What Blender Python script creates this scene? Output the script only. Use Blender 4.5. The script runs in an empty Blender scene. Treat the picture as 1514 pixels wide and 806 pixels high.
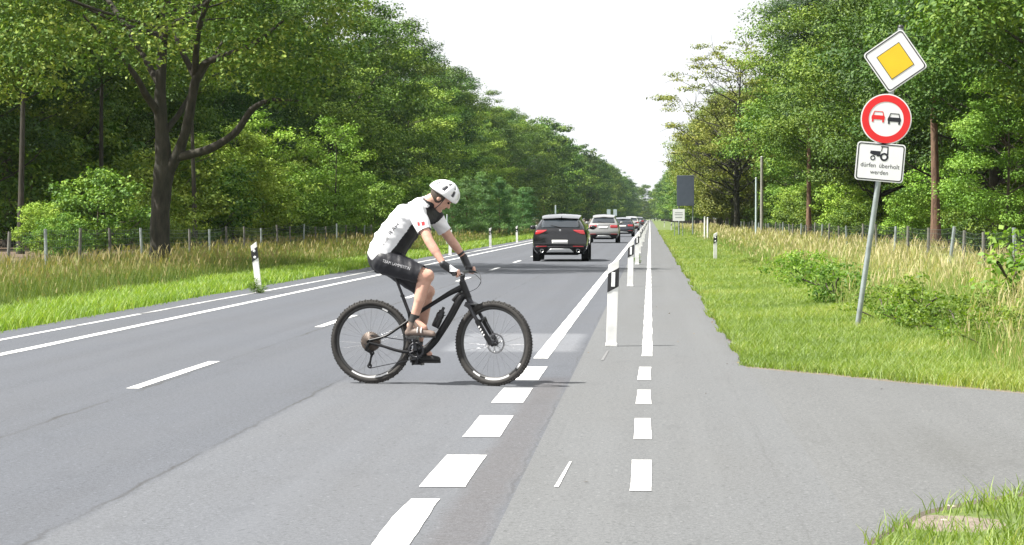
import bpy, math, random
import numpy as np
from mathutils import Vector, Matrix
from mathutils.bvhtree import BVHTree

rng = np.random.default_rng(7)
random.seed(7)
SC = bpy.context.scene
COL = SC.collection
PI = math.pi
R = math.radians

# ------------------------------------------------------------------ camera
FPX, VPX, VPY, CAMH = 3500.0, 961.0, 322.0, 1.47
PITCH = math.atan((403 - VPY) / FPX)
YAW = math.atan((VPX - 757) / FPX * math.cos(PITCH))
cam_d = bpy.data.cameras.new('camera')
cam = bpy.data.objects.new('camera', cam_d)
COL.objects.link(cam)
cam.location = (0, 0, CAMH)
cam.rotation_euler = (PI / 2 - PITCH, 0, YAW)
cam_d.sensor_width = 36.0
cam_d.lens = 36.0 * FPX / 1514.0
cam_d.clip_start = 0.1
cam_d.clip_end = 8000
SC.camera = cam
_F = np.array([-math.sin(YAW) * math.cos(PITCH), math.cos(YAW) * math.cos(PITCH), -math.sin(PITCH)])
_Rt = np.array([math.cos(YAW), math.sin(YAW), 0])
_U = np.cross(_Rt, _F)
CAM = np.array([0, 0, CAMH])

def ray(px, py):
    return _F + _Rt * ((px - 757) / FPX) - _U * ((py - 403) / FPX)
def P(px, py, Y):
    d = ray(px, py)
    return CAM + d * (Y / d[1])
def G(px, py, z=0.0):
    d = ray(px, py)
    return CAM + d * ((z - CAMH) / d[2])

# ------------------------------------------------------------------ tagging
def tag(o, label=None, cat=None, group=None, kind=None):
    if label: o['label'] = label
    if cat: o['category'] = cat
    if group: o['group'] = group
    if kind: o['kind'] = kind
    return o
def empty(name, loc=(0, 0, 0), rz=0.0):
    o = bpy.data.objects.new(name, None)
    COL.objects.link(o)
    o.location = loc
    o.rotation_euler = (0, 0, rz)
    o.empty_display_size = 0.2
    return o
def copy_tree(o, parent=None):
    c = o.copy()
    COL.objects.link(c)
    if parent is not None: c.parent = parent
    for ch in o.children:
        copy_tree(ch, c)
    return c

# ------------------------------------------------------------------ materials
def new_mat(name):
    m = bpy.data.materials.new(name)
    m.use_nodes = True
    nt = m.node_tree
    for n in list(nt.nodes): nt.nodes.remove(n)
    out = nt.nodes.new('ShaderNodeOutputMaterial')
    return m, nt, out
def N(nt, t, **kw):
    n = nt.nodes.new(t)
    for k, v in kw.items():
        if k.startswith('i_'):
            n.inputs[k[2:].replace('_', ' ')].default_value = v
        else:
            setattr(n, k, v)
    return n
def math_n(nt, op, a, b=None, clamp=False):
    n = nt.nodes.new('ShaderNodeMath'); n.operation = op; n.use_clamp = clamp
    for i, v in enumerate((a, b)):
        if v is None: continue
        if isinstance(v, (int, float)): n.inputs[i].default_value = v
        else: nt.links.new(v, n.inputs[i])
    return n.outputs[0]
def mixc(nt, fac, a, b, blend='MIX'):
    n = nt.nodes.new('ShaderNodeMix'); n.data_type = 'RGBA'; n.blend_type = blend; n.clamp_factor = True
    for idx, v in ((0, fac), (6, a), (7, b)):
        if isinstance(v, (int, float)): n.inputs[idx].default_value = v
        elif isinstance(v, tuple): n.inputs[idx].default_value = (v[0], v[1], v[2], 1)
        else: nt.links.new(v, n.inputs[idx])
    return n.outputs[2]
def noise(nt, vec, scale, detail=4, rough=0.55):
    n = nt.nodes.new('ShaderNodeTexNoise')
    n.inputs['Scale'].default_value = scale
    n.inputs['Detail'].default_value = detail
    n.inputs['Roughness'].default_value = rough
    if vec is not None: nt.links.new(vec, n.inputs['Vector'])
    return n.outputs['Fac']
def ramp(nt, fac, stops):
    n = nt.nodes.new('ShaderNodeValToRGB')
    e = n.color_ramp.elements
    while len(e) < len(stops): e.new(0.5)
    for el, (p, c) in zip(e, stops):
        el.position = p
        el.color = (c[0], c[1], c[2], 1) if isinstance(c, tuple) else (c, c, c, 1)
    nt.links.new(fac, n.inputs[0])
    return n.outputs[0]
def mapping(nt, vec, scale):
    n = nt.nodes.new('ShaderNodeMapping')
    n.inputs['Scale'].default_value = scale
    nt.links.new(vec, n.inputs['Vector'])
    return n.outputs[0]
def bump(nt, h, strength, dist):
    n = nt.nodes.new('ShaderNodeBump')
    n.inputs['Strength'].default_value = strength
    n.inputs['Distance'].default_value = dist
    nt.links.new(h, n.inputs['Height'])
    return n.outputs[0]

_cache = {}
def pbr(name, col, rough=0.5, metal=0.0, vary=0.12, scale=12.0, coat=0.0, bumpd=0.0, spec=0.5):
    if name in _cache: return _cache[name]
    m, nt, out = new_mat(name)
    b = N(nt, 'ShaderNodeBsdfPrincipled')
    tc = N(nt, 'ShaderNodeTexCoord')
    f = noise(nt, tc.outputs['Object'], scale)
    lo = tuple(c * (1 - vary) for c in col); hi = tuple(min(1, c * (1 + vary)) for c in col)
    c = ramp(nt, f, [(0.3, lo), (0.7, hi)])
    nt.links.new(c, b.inputs['Base Color'])
    r = math_n(nt, 'ADD', math_n(nt, 'MULTIPLY', f, 0.15), rough - 0.075, True)
    nt.links.new(r, b.inputs['Roughness'])
    b.inputs['Metallic'].default_value = metal
    b.inputs['Specular IOR Level'].default_value = spec
    b.inputs['Coat Weight'].default_value = coat
    b.inputs['Coat Roughness'].default_value = 0.04
    if bumpd:
        f2 = noise(nt, tc.outputs['Object'], scale * 4)
        nt.links.new(bump(nt, f2, 0.6, bumpd), b.inputs['Normal'])
    nt.links.new(b.outputs[0], out.inputs[0])
    _cache[name] = m
    return m

def leaf_mat(name, dark, mid, light, trans=0.20, gloss=0.025):
    if name in _cache: return _cache[name]
    m, nt, out = new_mat(name)
    at = N(nt, 'ShaderNodeAttribute', attribute_name='tone')
    oi = N(nt, 'ShaderNodeObjectInfo')
    c = ramp(nt, at.outputs['Fac'], [(0.0, dark), (0.5, mid), (1.0, light)])
    hs = N(nt, 'ShaderNodeHueSaturation')
    nt.links.new(c, hs.inputs['Color'])
    nt.links.new(math_n(nt, 'ADD', math_n(nt, 'MULTIPLY', oi.outputs['Random'], 0.035), 0.474), hs.inputs['Hue'])
    r2 = math_n(nt, 'FRACT', math_n(nt, 'MULTIPLY', oi.outputs['Random'], 17.3))
    nt.links.new(math_n(nt, 'ADD', math_n(nt, 'MULTIPLY', r2, 0.5), 0.75), hs.inputs['Value'])
    d = N(nt, 'ShaderNodeBsdfDiffuse'); nt.links.new(hs.outputs[0], d.inputs[0])
    t = N(nt, 'ShaderNodeBsdfTranslucent')
    tc = mixc(nt, 1.0, hs.outputs[0], (1.15, 1.25, 0.55), 'MULTIPLY')
    nt.links.new(tc, t.inputs[0])
    mx = N(nt, 'ShaderNodeMixShader'); mx.inputs[0].default_value = trans
    nt.links.new(d.outputs[0], mx.inputs[1]); nt.links.new(t.outputs[0], mx.inputs[2])
    g = N(nt, 'ShaderNodeBsdfGlossy'); g.inputs['Roughness'].default_value = 0.62
    g.inputs['Color'].default_value = (0.9, 0.95, 0.9, 1)
    mg = N(nt, 'ShaderNodeMixShader'); mg.inputs[0].default_value = gloss
    nt.links.new(mx.outputs[0], mg.inputs[1]); nt.links.new(g.outputs[0], mg.inputs[2])
    nt.links.new(mg.outputs[0], out.inputs[0])
    _cache[name] = m
    return m

def bark_mat(name, a, b, sc=6.0):
    if name in _cache: return _cache[name]
    m, nt, out = new_mat(name)
    p = N(nt, 'ShaderNodeBsdfPrincipled')
    tc = N(nt, 'ShaderNodeTexCoord')
    v = mapping(nt, tc.outputs['Object'], (sc, sc, sc * 0.25))
    f = noise(nt, v, 1.6, 6, 0.65)
    f2 = noise(nt, tc.outputs['Object'], 0.8, 3)
    c = ramp(nt, f, [(0.35, a), (0.65, b)])
    c = mixc(nt, math_n(nt, 'MULTIPLY', f2, 0.35), c, (0.05, 0.065, 0.03))
    nt.links.new(c, p.inputs['Base Color'])
    p.inputs['Roughness'].default_value = 0.9
    nt.links.new(bump(nt, f, 0.9, 0.03), p.inputs['Normal'])
    nt.links.new(p.outputs[0], out.inputs[0])
    _cache[name] = m
    return m

# ------------------------------------------------------------------ mesh builder
class MB:
    def __init__(self):
        self.v, self.f, self.mi, self.sm = [], [], [], []
        self.nv = 0
    def add(self, verts, faces, mi=0, smooth=False):
        o = self.nv
        self.v.extend([tuple(map(float, p)) for p in verts])
        self.nv += len(verts)
        for f in faces:
            self.f.append(tuple(i + o for i in f)); self.mi.append(mi); self.sm.append(smooth)
        return self
    def box(self, c, s, rot=None, mi=0):
        v = np.array([(x, y, z) for x in (-.5, .5) for y in (-.5, .5) for z in (-.5, .5)]) * np.array(s)
        if rot is not None: v = v @ np.array(rot.to_3x3()).T
        v = v + np.array(c)
        return self.add(v, [(0, 1, 3, 2), (4, 6, 7, 5), (0, 4, 5, 1), (2, 3, 7, 6), (0, 2, 6, 4), (1, 5, 7, 3)], mi)
    def tube(self, pts, rad, n=8, mi=0, cap=True, sx=1.0, side=None):
        pts = np.array(pts, float); k = len(pts)
        if np.isscalar(rad): rad = [rad] * k
        vs = []
        prev = None
        for i in range(k):
            t = pts[min(i + 1, k - 1)] - pts[max(i - 1, 0)]
            t = t / (np.linalg.norm(t) + 1e-9)
            if prev is None:
                a = np.array(side if side is not None else ((0, 0, 1) if abs(t[2]) < 0.9 else (1, 0, 0)), float)
            else: a = prev
            u = a - t * np.dot(a, t); u /= np.linalg.norm(u) + 1e-9
            w = np.cross(t, u); prev = u
            for j in range(n):
                an = 2 * PI * j / n
                vs.append(pts[i] + rad[i] * (math.cos(an) * u * sx + math.sin(an) * w))
        fs = [(i * n + j, i * n + (j + 1) % n, (i + 1) * n + (j + 1) % n, (i + 1) * n + j) for i in range(k - 1) for j in range(n)]
        self.add(vs, fs, mi, True)
        if cap:
            self.add([vs[j] for j in range(n)], [tuple(range(n))[::-1]], mi)
            self.add([vs[(k - 1) * n + j] for j in range(n)], [tuple(range(n))], mi)
        return self
    def lathe(self, prof, c=(0, 0, 0), axis='y', n=32, mi=0, closed=False, smooth=True):
        vs = []
        for (r, h) in prof:
            for j in range(n):
                a = 2 * PI * j / n
                x, y = r * math.cos(a), r * math.sin(a)
                p = {'y': (x, h, y), 'x': (h, x, y), 'z': (x, y, h)}[axis]
                vs.append((p[0] + c[0], p[1] + c[1], p[2] + c[2]))
        m = len(prof)
        rng_ = range(m) if closed else range(m - 1)
        fs = [(i * n + j, i * n + (j + 1) % n, ((i + 1) % m) * n + (j + 1) % n, ((i + 1) % m) * n + j) for i in rng_ for j in range(n)]
        return self.add(vs, fs, mi, smooth)
    def torus(self, c, Rr, r, axis='y', n=48, m=12, mi=0, sy=1.0):
        return self.lathe([(Rr + r * math.cos(2 * PI * i / m), sy * r * math.sin(2 * PI * i / m)) for i in range(m)], c, axis, n, mi, True)
    def prism(self, poly, h0, h1, fn, mi=0):
        k = len(poly)
        vs = [fn(x, y, h0) for x, y in poly] + [fn(x, y, h1) for x, y in poly]
        fs = [tuple(range(k))[::-1], tuple(range(k, 2 * k))] + [(i, (i + 1) % k, k + (i + 1) % k, k + i) for i in range(k)]
        return self.add(vs, fs, mi)
    def ball(self, c, s, n=16, mi=0, rot=None):
        vs, fs = [], []
        m = n // 2
        for i in range(m + 1):
            th = PI * i / m
            for j in range(n):
                ph = 2 * PI * j / n
                vs.append((math.sin(th) * math.cos(ph), math.sin(th) * math.sin(ph), math.cos(th)))
        v = np.array(vs) * np.array(s)
        if rot is not None: v = v @ np.array(rot.to_3x3()).T
        v = v + np.array(c)
        fs = [(i * n + j, (i + 1) * n + j, (i + 1) * n + (j + 1) % n, i * n + (j + 1) % n) for i in range(m) for j in range(n)]
        return self.add(v, fs, mi, True)
    def mesh(self, name, mats):
        me = bpy.data.meshes.new(name)
        me.from_pydata(self.v, [], self.f)
        if not isinstance(mats, (list, tuple)): mats = [mats]
        for m in mats: me.materials.append(m)
        me.polygons.foreach_set('material_index', self.mi)
        me.polygons.foreach_set('use_smooth', self.sm)
        me.update()
        return me
    def build(self, name, mats, parent=None, bevel=0.0):
        o = bpy.data.objects.new(name, self.mesh(name, mats))
        COL.objects.link(o)
        if parent is not None: o.parent = parent
        if bevel:
            b = o.modifiers.new('bevel', 'BEVEL'); b.width = bevel; b.segments = 2; b.limit_method = 'ANGLE'; b.angle_limit = R(40)
        return o

def np_mesh(name, V, F, mat, tone=None, smooth=False):
    """V (n,3), F (m,k) all the same size k."""
    me = bpy.data.meshes.new(name)
    n, (m, k) = len(V), F.shape
    me.vertices.add(n); me.vertices.foreach_set('co', np.ascontiguousarray(V, np.float32).ravel())
    me.loops.add(m * k); me.loops.foreach_set('vertex_index', np.ascontiguousarray(F, np.int32).ravel())
    me.polygons.add(m)
    me.polygons.foreach_set('loop_start', np.arange(m, dtype=np.int32) * k)
    if smooth: me.polygons.foreach_set('use_smooth', np.ones(m, bool))
    me.update(calc_edges=True)
    me.materials.append(mat)
    if tone is not None:
        a = me.attributes.new('tone', 'FLOAT', 'POINT')
        a.data.foreach_set('value', np.ascontiguousarray(tone, np.float32))
    return me
def link(name, me, parent=None, loc=None):
    o = bpy.data.objects.new(name, me); COL.objects.link(o)
    if parent is not None: o.parent = parent
    if loc is not None: o.location = loc
    return o
def sheet(name, polys, z, mat):
    mb = MB()
    for p in polys:
        mb.add([(x, y, z) for x, y in p], [tuple(range(len(p)))])
    o = mb.build(name, mat)
    o['kind'] = 'structure'
    return o

# ------------------------------------------------------------------ world and sun
SUN_EL, SUN_AZ = R(56), R(-106)          # azimuth from +Y, clockwise: sun stands to the left, a little behind the camera
w = bpy.data.worlds.new('World'); SC.world = w; w.use_nodes = True
nt = w.node_tree
for n in list(nt.nodes): nt.nodes.remove(n)
wo = nt.nodes.new('ShaderNodeOutputWorld')
bg = nt.nodes.new('ShaderNodeBackground')
sky = nt.nodes.new('ShaderNodeTexSky'); sky.sky_type = 'NISHITA'; sky.sun_disc = False
sky.sun_elevation = SUN_EL; sky.sun_rotation = SUN_AZ
sky.air_density = 1.0; sky.dust_density = 4.0; sky.ozone_density = 1.0
# thin bright veil of summer cloud over the sky
tcw = nt.nodes.new('ShaderNodeTexCoord')
cl = noise(nt, mapping(nt, tcw.outputs['Generated'], (2.0, 2.0, 5.0)), 1.6, 5)
fac = ramp(nt, cl, [(0.3, 0.80), (0.6, 0.92)])
cm = mixc(nt, fac, sky.outputs[0], (10.2, 10.3, 10.45))
nt.links.new(cm, bg.inputs[0]); bg.inputs[1].default_value = 0.05
nt.links.new(bg.outputs[0], wo.inputs[0])
sd = bpy.data.lights.new('sun', 'SUN'); sd.energy = 5.0; sd.angle = R(0.5); sd.color = (1.0, 0.965, 0.90)
so = bpy.data.objects.new('sun', sd); COL.objects.link(so)
sdir = Vector((math.sin(SUN_AZ) * math.cos(SUN_EL), math.cos(SUN_AZ) * math.cos(SUN_EL), math.sin(SUN_EL)))
so.rotation_euler = sdir.to_track_quat('Z', 'Y').to_euler()
so.location = (-60, -20, 80)
vs_ = SC.view_settings
SC.display_settings.display_device = 'sRGB'
vs_.view_transform = 'Standard'; vs_.look = 'None'; vs_.gamma = 1; vs_.use_curve_mapping = False
vs_.exposure = 1.25
SC.cycles.max_bounces = 8
SC.cycles.diffuse_bounces = 3
SC.cycles.transmission_bounces = 4
SC.cycles.transparent_max_bounces = 8
SC.cycles.volume_bounces = 0
SC.cycles.use_denoising = True

# ------------------------------------------------------------------ ground materials
def asphalt(name, base, tint, dark_seams=(), overlay=None, patch=None, tracks=()):
    m, nt, out = new_mat(name)
    b = N(nt, 'ShaderNodeBsdfPrincipled')
    geo = N(nt, 'ShaderNodeNewGeometry')
    pos = geo.outputs['Position']
    sx = N(nt, 'ShaderNodeSeparateXYZ'); nt.links.new(pos, sx.inputs[0])
    X, Y = sx.outputs[0], sx.outputs[1]
    fine = noise(nt, pos, 95.0, 3, 0.7)
    mid = noise(nt, pos, 9.0, 4)
    big = noise(nt, mapping(nt, pos, (0.9, 0.22, 1)), 0.9, 5)
    streak = noise(nt, mapping(nt, pos, (3.2, 0.05, 1)), 1.0, 3)
    c = mixc(nt, ramp(nt, fine, [(0.3, 0.0), (0.72, 1.0)]), tuple(x * 0.5 for x in base), tuple(x * 1.5 for x in base))
    coarse = noise(nt, pos, 34.0, 2, 0.6)
    c = mixc(nt, ramp(nt, coarse, [(0.35, 0.0), (0.7, 1.0)]), mixc(nt, 1.0, c, (0.80, 0.80, 0.80), 'MULTIPLY'), mixc(nt, 1.0, c, (1.28, 1.28, 1.28), 'MULTIPLY'))
    c = mixc(nt, math_n(nt, 'MULTIPLY', mid, 0.35), c, tuple(x * 0.7 for x in base))
    c = mixc(nt, ramp(nt, big, [(0.42, 0.0), (0.7, 0.35)]), c, tint)
    c = mixc(nt, ramp(nt, streak, [(0.45, 0.0), (0.75, 0.3)]), c, tuple(x * 1.22 for x in base))
    grit = N(nt, 'ShaderNodeTexVoronoi'); grit.inputs['Scale'].default_value = 26.0
    nt.links.new(pos, grit.inputs['Vector'])
    gsel = N(nt, 'ShaderNodeSeparateXYZ'); nt.links.new(grit.outputs['Color'], gsel.inputs[0])
    peb = math_n(nt, 'MULTIPLY', math_n(nt, 'LESS_THAN', grit.outputs['Distance'], 0.22), math_n(nt, 'GREATER_THAN', gsel.outputs[0], 0.93))
    c = mixc(nt, math_n(nt, 'MULTIPLY', peb, 0.8), c, tuple(x * 1.75 for x in base))
    drk = math_n(nt, 'MULTIPLY', math_n(nt, 'LESS_THAN', grit.outputs['Distance'], 0.3), math_n(nt, 'LESS_THAN', gsel.outputs[1], 0.08))
    c = mixc(nt, math_n(nt, 'MULTIPLY', drk, 0.6), c, tuple(x * 0.35 for x in base))
    blot = noise(nt, mapping(nt, pos, (1.0, 0.5, 1)), 2.6, 6, 0.7)
    c = mixc(nt, ramp(nt, blot, [(0.56, 0.0), (0.72, 0.5)]), c, tuple(x * 0.72 for x in base))
    wob = math_n(nt, 'MULTIPLY', math_n(nt, 'SUBTRACT', noise(nt, mapping(nt, pos, (1, 0.6, 1)), 2.2, 5, 0.7), 0.5), 0.16)
    xw = math_n(nt, 'ADD', X, wob)
    def band(v, lo, hi, soft):
        a = math_n(nt, 'DIVIDE', math_n(nt, 'SUBTRACT', v, lo), soft, True)
        d = math_n(nt, 'DIVIDE', math_n(nt, 'SUBTRACT', hi, v), soft, True)
        return math_n(nt, 'MULTIPLY', a, d)
    if overlay:
        (x0, x1, y0, y1, col, k) = overlay
        mk = math_n(nt, 'MULTIPLY', band(xw, x0, x1, 0.06), band(Y, y0, y1, 0.5))
        c = mixc(nt, mk, c, mixc(nt, 1.0, c, col, 'MULTIPLY'))
    for (x0, x1, y0, y1, col, k, soft) in (patch or ()):
        mk = math_n(nt, 'MULTIPLY', band(xw, x0, x1, soft), band(math_n(nt, 'ADD', Y, math_n(nt, 'MULTIPLY', wob, 2.0)), y0, y1, soft * 4))
        mk = math_n(nt, 'MULTIPLY', mk, math_n(nt, 'ADD', math_n(nt, 'MULTIPLY', mid, 0.8), 0.5, True))
        c = mixc(nt, math_n(nt, 'MULTIPLY', mk, k), c, mixc(nt, 1.0, c, col, 'MULTIPLY'))
    for (xc, wd, k) in tracks:
        mk = band(X, xc - wd, xc + wd, wd * 0.8)
        c = mixc(nt, math_n(nt, 'MULTIPLY', mk, k), c, tuple(x * 1.3 for x in base))
    for (xs, wd, k) in dark_seams:
        mk = band(xw, xs - wd, xs + wd, wd)
        brk = ramp(nt, noise(nt, mapping(nt, pos, (1, 0.35, 1)), 1.1, 4), [(0.4, 0.1), (0.58, 1.0)])
        c = mixc(nt, math_n(nt, 'MULTIPLY', math_n(nt, 'MULTIPLY', mk, k), brk), c, (0.045, 0.045, 0.045))
    nt.links.new(c, b.inputs['Base Color'])
    b.inputs['Roughness'].default_value = 0.85
    b.inputs['Specular IOR Level'].default_value = 0.3
    nt.links.new(bump(nt, fine, 0.5, 0.004), b.inputs['Normal'])
    nt.links.new(b.outputs[0], out.inputs[0])
    return m

def paint_mat(name, wear=0.5, seed=0.0):
    m, nt, out = new_mat(name)
    b = N(nt, 'ShaderNodeBsdfPrincipled')
    geo = N(nt, 'ShaderNodeNewGeometry')
    mp = N(nt, 'ShaderNodeMapping'); mp.inputs['Location'].default_value = (seed, seed, 0)
    nt.links.new(geo.outputs['Position'], mp.inputs[0])
    f = noise(nt, mp.outputs[0], 22.0, 6, 0.75)
    g = noise(nt, mapping(nt, mp.outputs[0], (1, 0.4, 1)), 1.3, 4)
    mk = ramp(nt, math_n(nt, 'ADD', math_n(nt, 'MULTIPLY', f, 0.6), math_n(nt, 'MULTIPLY', g, 0.4)),
              [(0.53 - 0.12 * wear + 0.02, 0.0), (0.66 - 0.12 * wear, 1.0)])
    c = mixc(nt, math_n(nt, 'MULTIPLY', mk, min(.97, 0.3 + 0.6 * wear)), (0.62, 0.62, 0.61), (0.12, 0.12, 0.122))
    nt.links.new(c, b.inputs['Base Color'])
    b.inputs['Roughness'].default_value = 0.7
    nt.links.new(b.outputs[0], out.inputs[0])
    return m

def ground_mat():
    m, nt, out = new_mat('verge_soil')
    b = N(nt, 'ShaderNodeBsdfPrincipled')
    geo = N(nt, 'ShaderNodeNewGeometry'); pos = geo.outputs['Position']
    f = noise(nt, pos, 0.35, 5); g = noise(nt, pos, 9.0, 5, 0.7)
    c = ramp(nt, g, [(0.3, (0.055, 0.085, 0.018)), (0.55, (0.10, 0.14, 0.03)), (0.75, (0.17, 0.17, 0.06))])
    sx = N(nt, 'ShaderNodeSeparateXYZ'); nt.links.new(pos, sx.inputs[0])
    ax = math_n(nt, 'ABSOLUTE', math_n(nt, 'ADD', sx.outputs[0], 3.7))
    wood = math_n(nt, 'DIVIDE', math_n(nt, 'SUBTRACT', ax, 11.3), 1.5, True)
    litter = ramp(nt, g, [(0.3, (0.05, 0.035, 0.022)), (0.7, (0.16, 0.11, 0.07))])
    c = mixc(nt, wood, c, litter)
    c = mixc(nt, ramp(nt, f, [(0.5, 0.0), (0.75, 0.45)]), c, (0.15, 0.13, 0.06))
    def spot(x, y, rx, ry):
        dx = math_n(nt, 'DIVIDE', math_n(nt, 'SUBTRACT', sx.outputs[0], x), rx); dy = math_n(nt, 'DIVIDE', math_n(nt, 'SUBTRACT', sx.outputs[1], y), ry)
        d = math_n(nt, 'ADD', math_n(nt, 'MULTIPLY', dx, dx), math_n(nt, 'MULTIPLY', dy, dy))
        return ramp(nt, math_n(nt, 'ADD', d, math_n(nt, 'MULTIPLY', g, 0.8)), [(0.9, 1.0), (1.5, 0.0)])
    bare = ramp(nt, noise(nt, pos, 30.0, 5, .7), [(0.3, (0.11, 0.085, 0.068)), (0.7, (0.23, 0.19, 0.155))])
    c = mixc(nt, spot(1.45, 11.55, .36, .42), c, bare)
    c = mixc(nt, spot(2.74, 31.8, .35, .9), c, bare)
    nt.links.new(c, b.inputs['Base Color'])
    b.inputs['Roughness'].default_value = 0.95
    nt.links.new(bump(nt, g, 0.8, 0.03), b.inputs['Normal'])
    nt.links.new(b.outputs[0], out.inputs[0])
    return m

ROAD = (0.083, 0.089, 0.102)
PATH = (0.116, 0.120, 0.123)
m_road = asphalt('road_asphalt', ROAD, (0.076, 0.077, 0.081),
                 dark_seams=[(-4.345, 0.032, 1.0), (-2.80, 0.022, 0.9), (-0.74, 0.014, 0.5)],
                 overlay=(-2.80, -0.70, -5, 21.4, (1.26, 1.24, 1.19), 1.0),
                 patch=[(-2.35, -0.76, 25.7, 30.2, (1.75, 1.72, 1.65), 1.0, 0.12),
                        (-1.06, -0.70, -5, 22, (0.86, 0.80, 0.77), 0.9, 0.1)],
                 tracks=[(-5.2, 0.35, 0.16), (-6.5, 0.3, 0.12), (-3.6, 0.3, 0.12), (-2.0, 0.3, 0.12)])
m_path = asphalt('cycle_path_asphalt', PATH, (0.10, 0.10, 0.097), dark_seams=[(0.72, 0.012, 0.25)])
m_side = asphalt('side_road_asphalt', (0.114, 0.117, 0.118), (0.090, 0.092, 0.091), dark_seams=[],
                 patch=[(1.2, 2.6, 12, 17.5, (0.82, 0.81, 0.78), 0.7, 0.7)])
m_soil = ground_mat()

# ground: one sheet to the horizon, gently uneven away from the road
gx = np.concatenate([[-700, -200, -80, -40, -25], np.arange(-18, 20.01, 1.0), [26, 40, 80, 200, 700]])
gy = np.concatenate([[-60, -20], np.arange(0, 200, 3.0), [230, 280, 350, 450, 600, 900, 1400, 2600]])
GX, GY = np.meshgrid(gx, gy)
def bank(x):
    """the verges rise a little away from the asphalt"""
    a = np.where(x < 0, -8.4 - x, x - 1.0)
    return np.clip((a - 1.5) * 0.012, 0, 0.12)
GZ = -0.012 + np.where((GX > -8.6) & (GX < 1.2), 0, bank(GX)) * np.where((GX > 0) & (GY < 24), 0, 1)
nyy, nxx = GX.shape
idx = np.arange(nyy * nxx).reshape(nyy, nxx)
Fq = np.stack([idx[:-1, :-1], idx[:-1, 1:], idx[1:, 1:], idx[1:, :-1]], -1).reshape(-1, 4)
g_o = link('ground', np_mesh('ground', np.stack([GX, GY, GZ], -1).reshape(-1, 3), Fq, m_soil, smooth=True))
g_o['kind'] = 'structure'
def gz(x, y):
    x = np.asarray(x, float); y = np.asarray(y, float)
    return -0.012 + np.where((x > -8.6) & (x < 1.2), 0, bank(x)) * np.where((x > 0) & (y < 24), 0, 1)

# asphalt: a slab a few centimetres thick with ragged outer edges
def jag(x0, y0, y1, amp, step, sgn=1):
    ys = np.arange(y0, y1 + 1e-6, step)
    return [(x0 + sgn * amp * (random.random() - 0.5) * 2, float(y)) for y in ys]
left_edge = jag(-8.36, -6, 120, 0.05, 0.9) + jag(-8.36, 121, 1500, 0.05, 30)
def slab(name, loop, mat, z=0.0, depth=0.05):
    mb = MB(); k = len(loop)
    mb.add([(x, y, z) for x, y in loop] + [(x, y, z - depth) for x, y in loop],
           [tuple(range(k))] + [(i, k + i, k + (i + 1) % k, (i + 1) % k) for i in range(k)])
    o = mb.build(name, mat); o['kind'] = 'structure'
    return o
def strip_sheet(name, L, Rr, mat, z=0.0, lips=True):
    """quads between two edges with equal point counts, plus a small vertical lip on both edges"""
    mb = MB(); k = len(L)
    mb.add([(x, y, z) for x, y in L] + [(x, y, z) for x, y in Rr], [(i, k + i, k + i + 1, i + 1) for i in range(k - 1)])
    if lips: mb.add([(x, y, z) for x, y in L] + [(x, y, z - 0.06) for x, y in L], [(i, i + 1, k + i + 1, k + i) for i in range(k - 1)])
    if lips: mb.add([(x, y, z) for x, y in Rr] + [(x, y, z - 0.06) for x, y in Rr], [(i, k + i, k + i + 1, i + 1) for i in range(k - 1)])
    o = mb.build(name, mat); o['kind'] = 'structure'
    return o
strip_sheet('road', left_edge, [(-0.72, y) for x, y in left_edge], m_road)
pr = []
for x, y in left_edge:
    pr.append((0.98 + (0.08 * (random.random() - 0.5) * 2 if y > 23.2 or y < 10.6 else 0.0), y))
strip_sheet('cycle_path', [(-0.72, y) for x, y in left_edge], pr, m_path)
# side road: flared mouth then straight on to the right
far_edge = [(0.93, 23.4), (1.25, 22.9), (1.7, 22.2), (2.3, 21.2), (3.15, 20.0), (4.5, 18.9), (6.5, 18.2), (10, 17.8), (45, 17.6)]
near_edge = [(0.93, 10.6), (1.1, 11.2), (1.3, 11.8), (1.65, 12.4), (2.1, 12.95), (3.0, 13.4), (4.5, 13.7), (9, 13.9), (45, 13.9)]
def densify(e, amp):
    o = []
    for (a, b) in zip(e[:-1], e[1:]):
        n_ = 5 if b[0] < 8 else 2
        for i in range(n_):
            t = i / n_
            j = amp if (i or a is not e[0]) else 0
            o.append((a[0] + (b[0] - a[0]) * t, a[1] + (b[1] - a[1]) * t + j * (random.random() - .5)))
    return o + [e[-1]]
fe, ne = densify(far_edge, 0.09), densify(near_edge, 0.09)
strip_sheet('side_road', ne, fe, m_side, z=-0.003, lips=False)
mb = MB()                                  # the asphalt's feathered near edge, sloping into the verge
ne3 = [(x + .02, y - .10 - .04 * random.random()) for x, y in ne]; k = len(ne)
mb.add([(x, y, -0.003) for x, y in ne] + [(x, y, -0.02) for x, y in ne3], [(i, k + i, k + i + 1, i + 1) for i in range(k - 1)])
o = mb.build('side_road_edge', m_dirt_edge := asphalt('edge_dirt', (0.10, 0.085, 0.065), (0.07, 0.06, 0.045))); o['kind'] = 'structure'
# gravelly dirt margin along the side road's far edge and a worn patch in the near verge
m_dirt = asphalt('dry_dirt', (0.16, 0.135, 0.105), (0.11, 0.09, 0.065))
mb = MB()
fe2 = [(x, y + 0.02) for x, y in fe]; fo = [(x + .03, y + 0.28 + 0.18 * random.random()) for x, y in fe]
k = len(fe2)
mb.add([(x, y, -0.005) for x, y in fe2] + [(x, y, -0.008) for x, y in fo], [(i, i + 1, k + i + 1, k + i) for i in range(k - 1)])
o = mb.build('dirt_margin', m_dirt); o['kind'] = 'structure'
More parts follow.
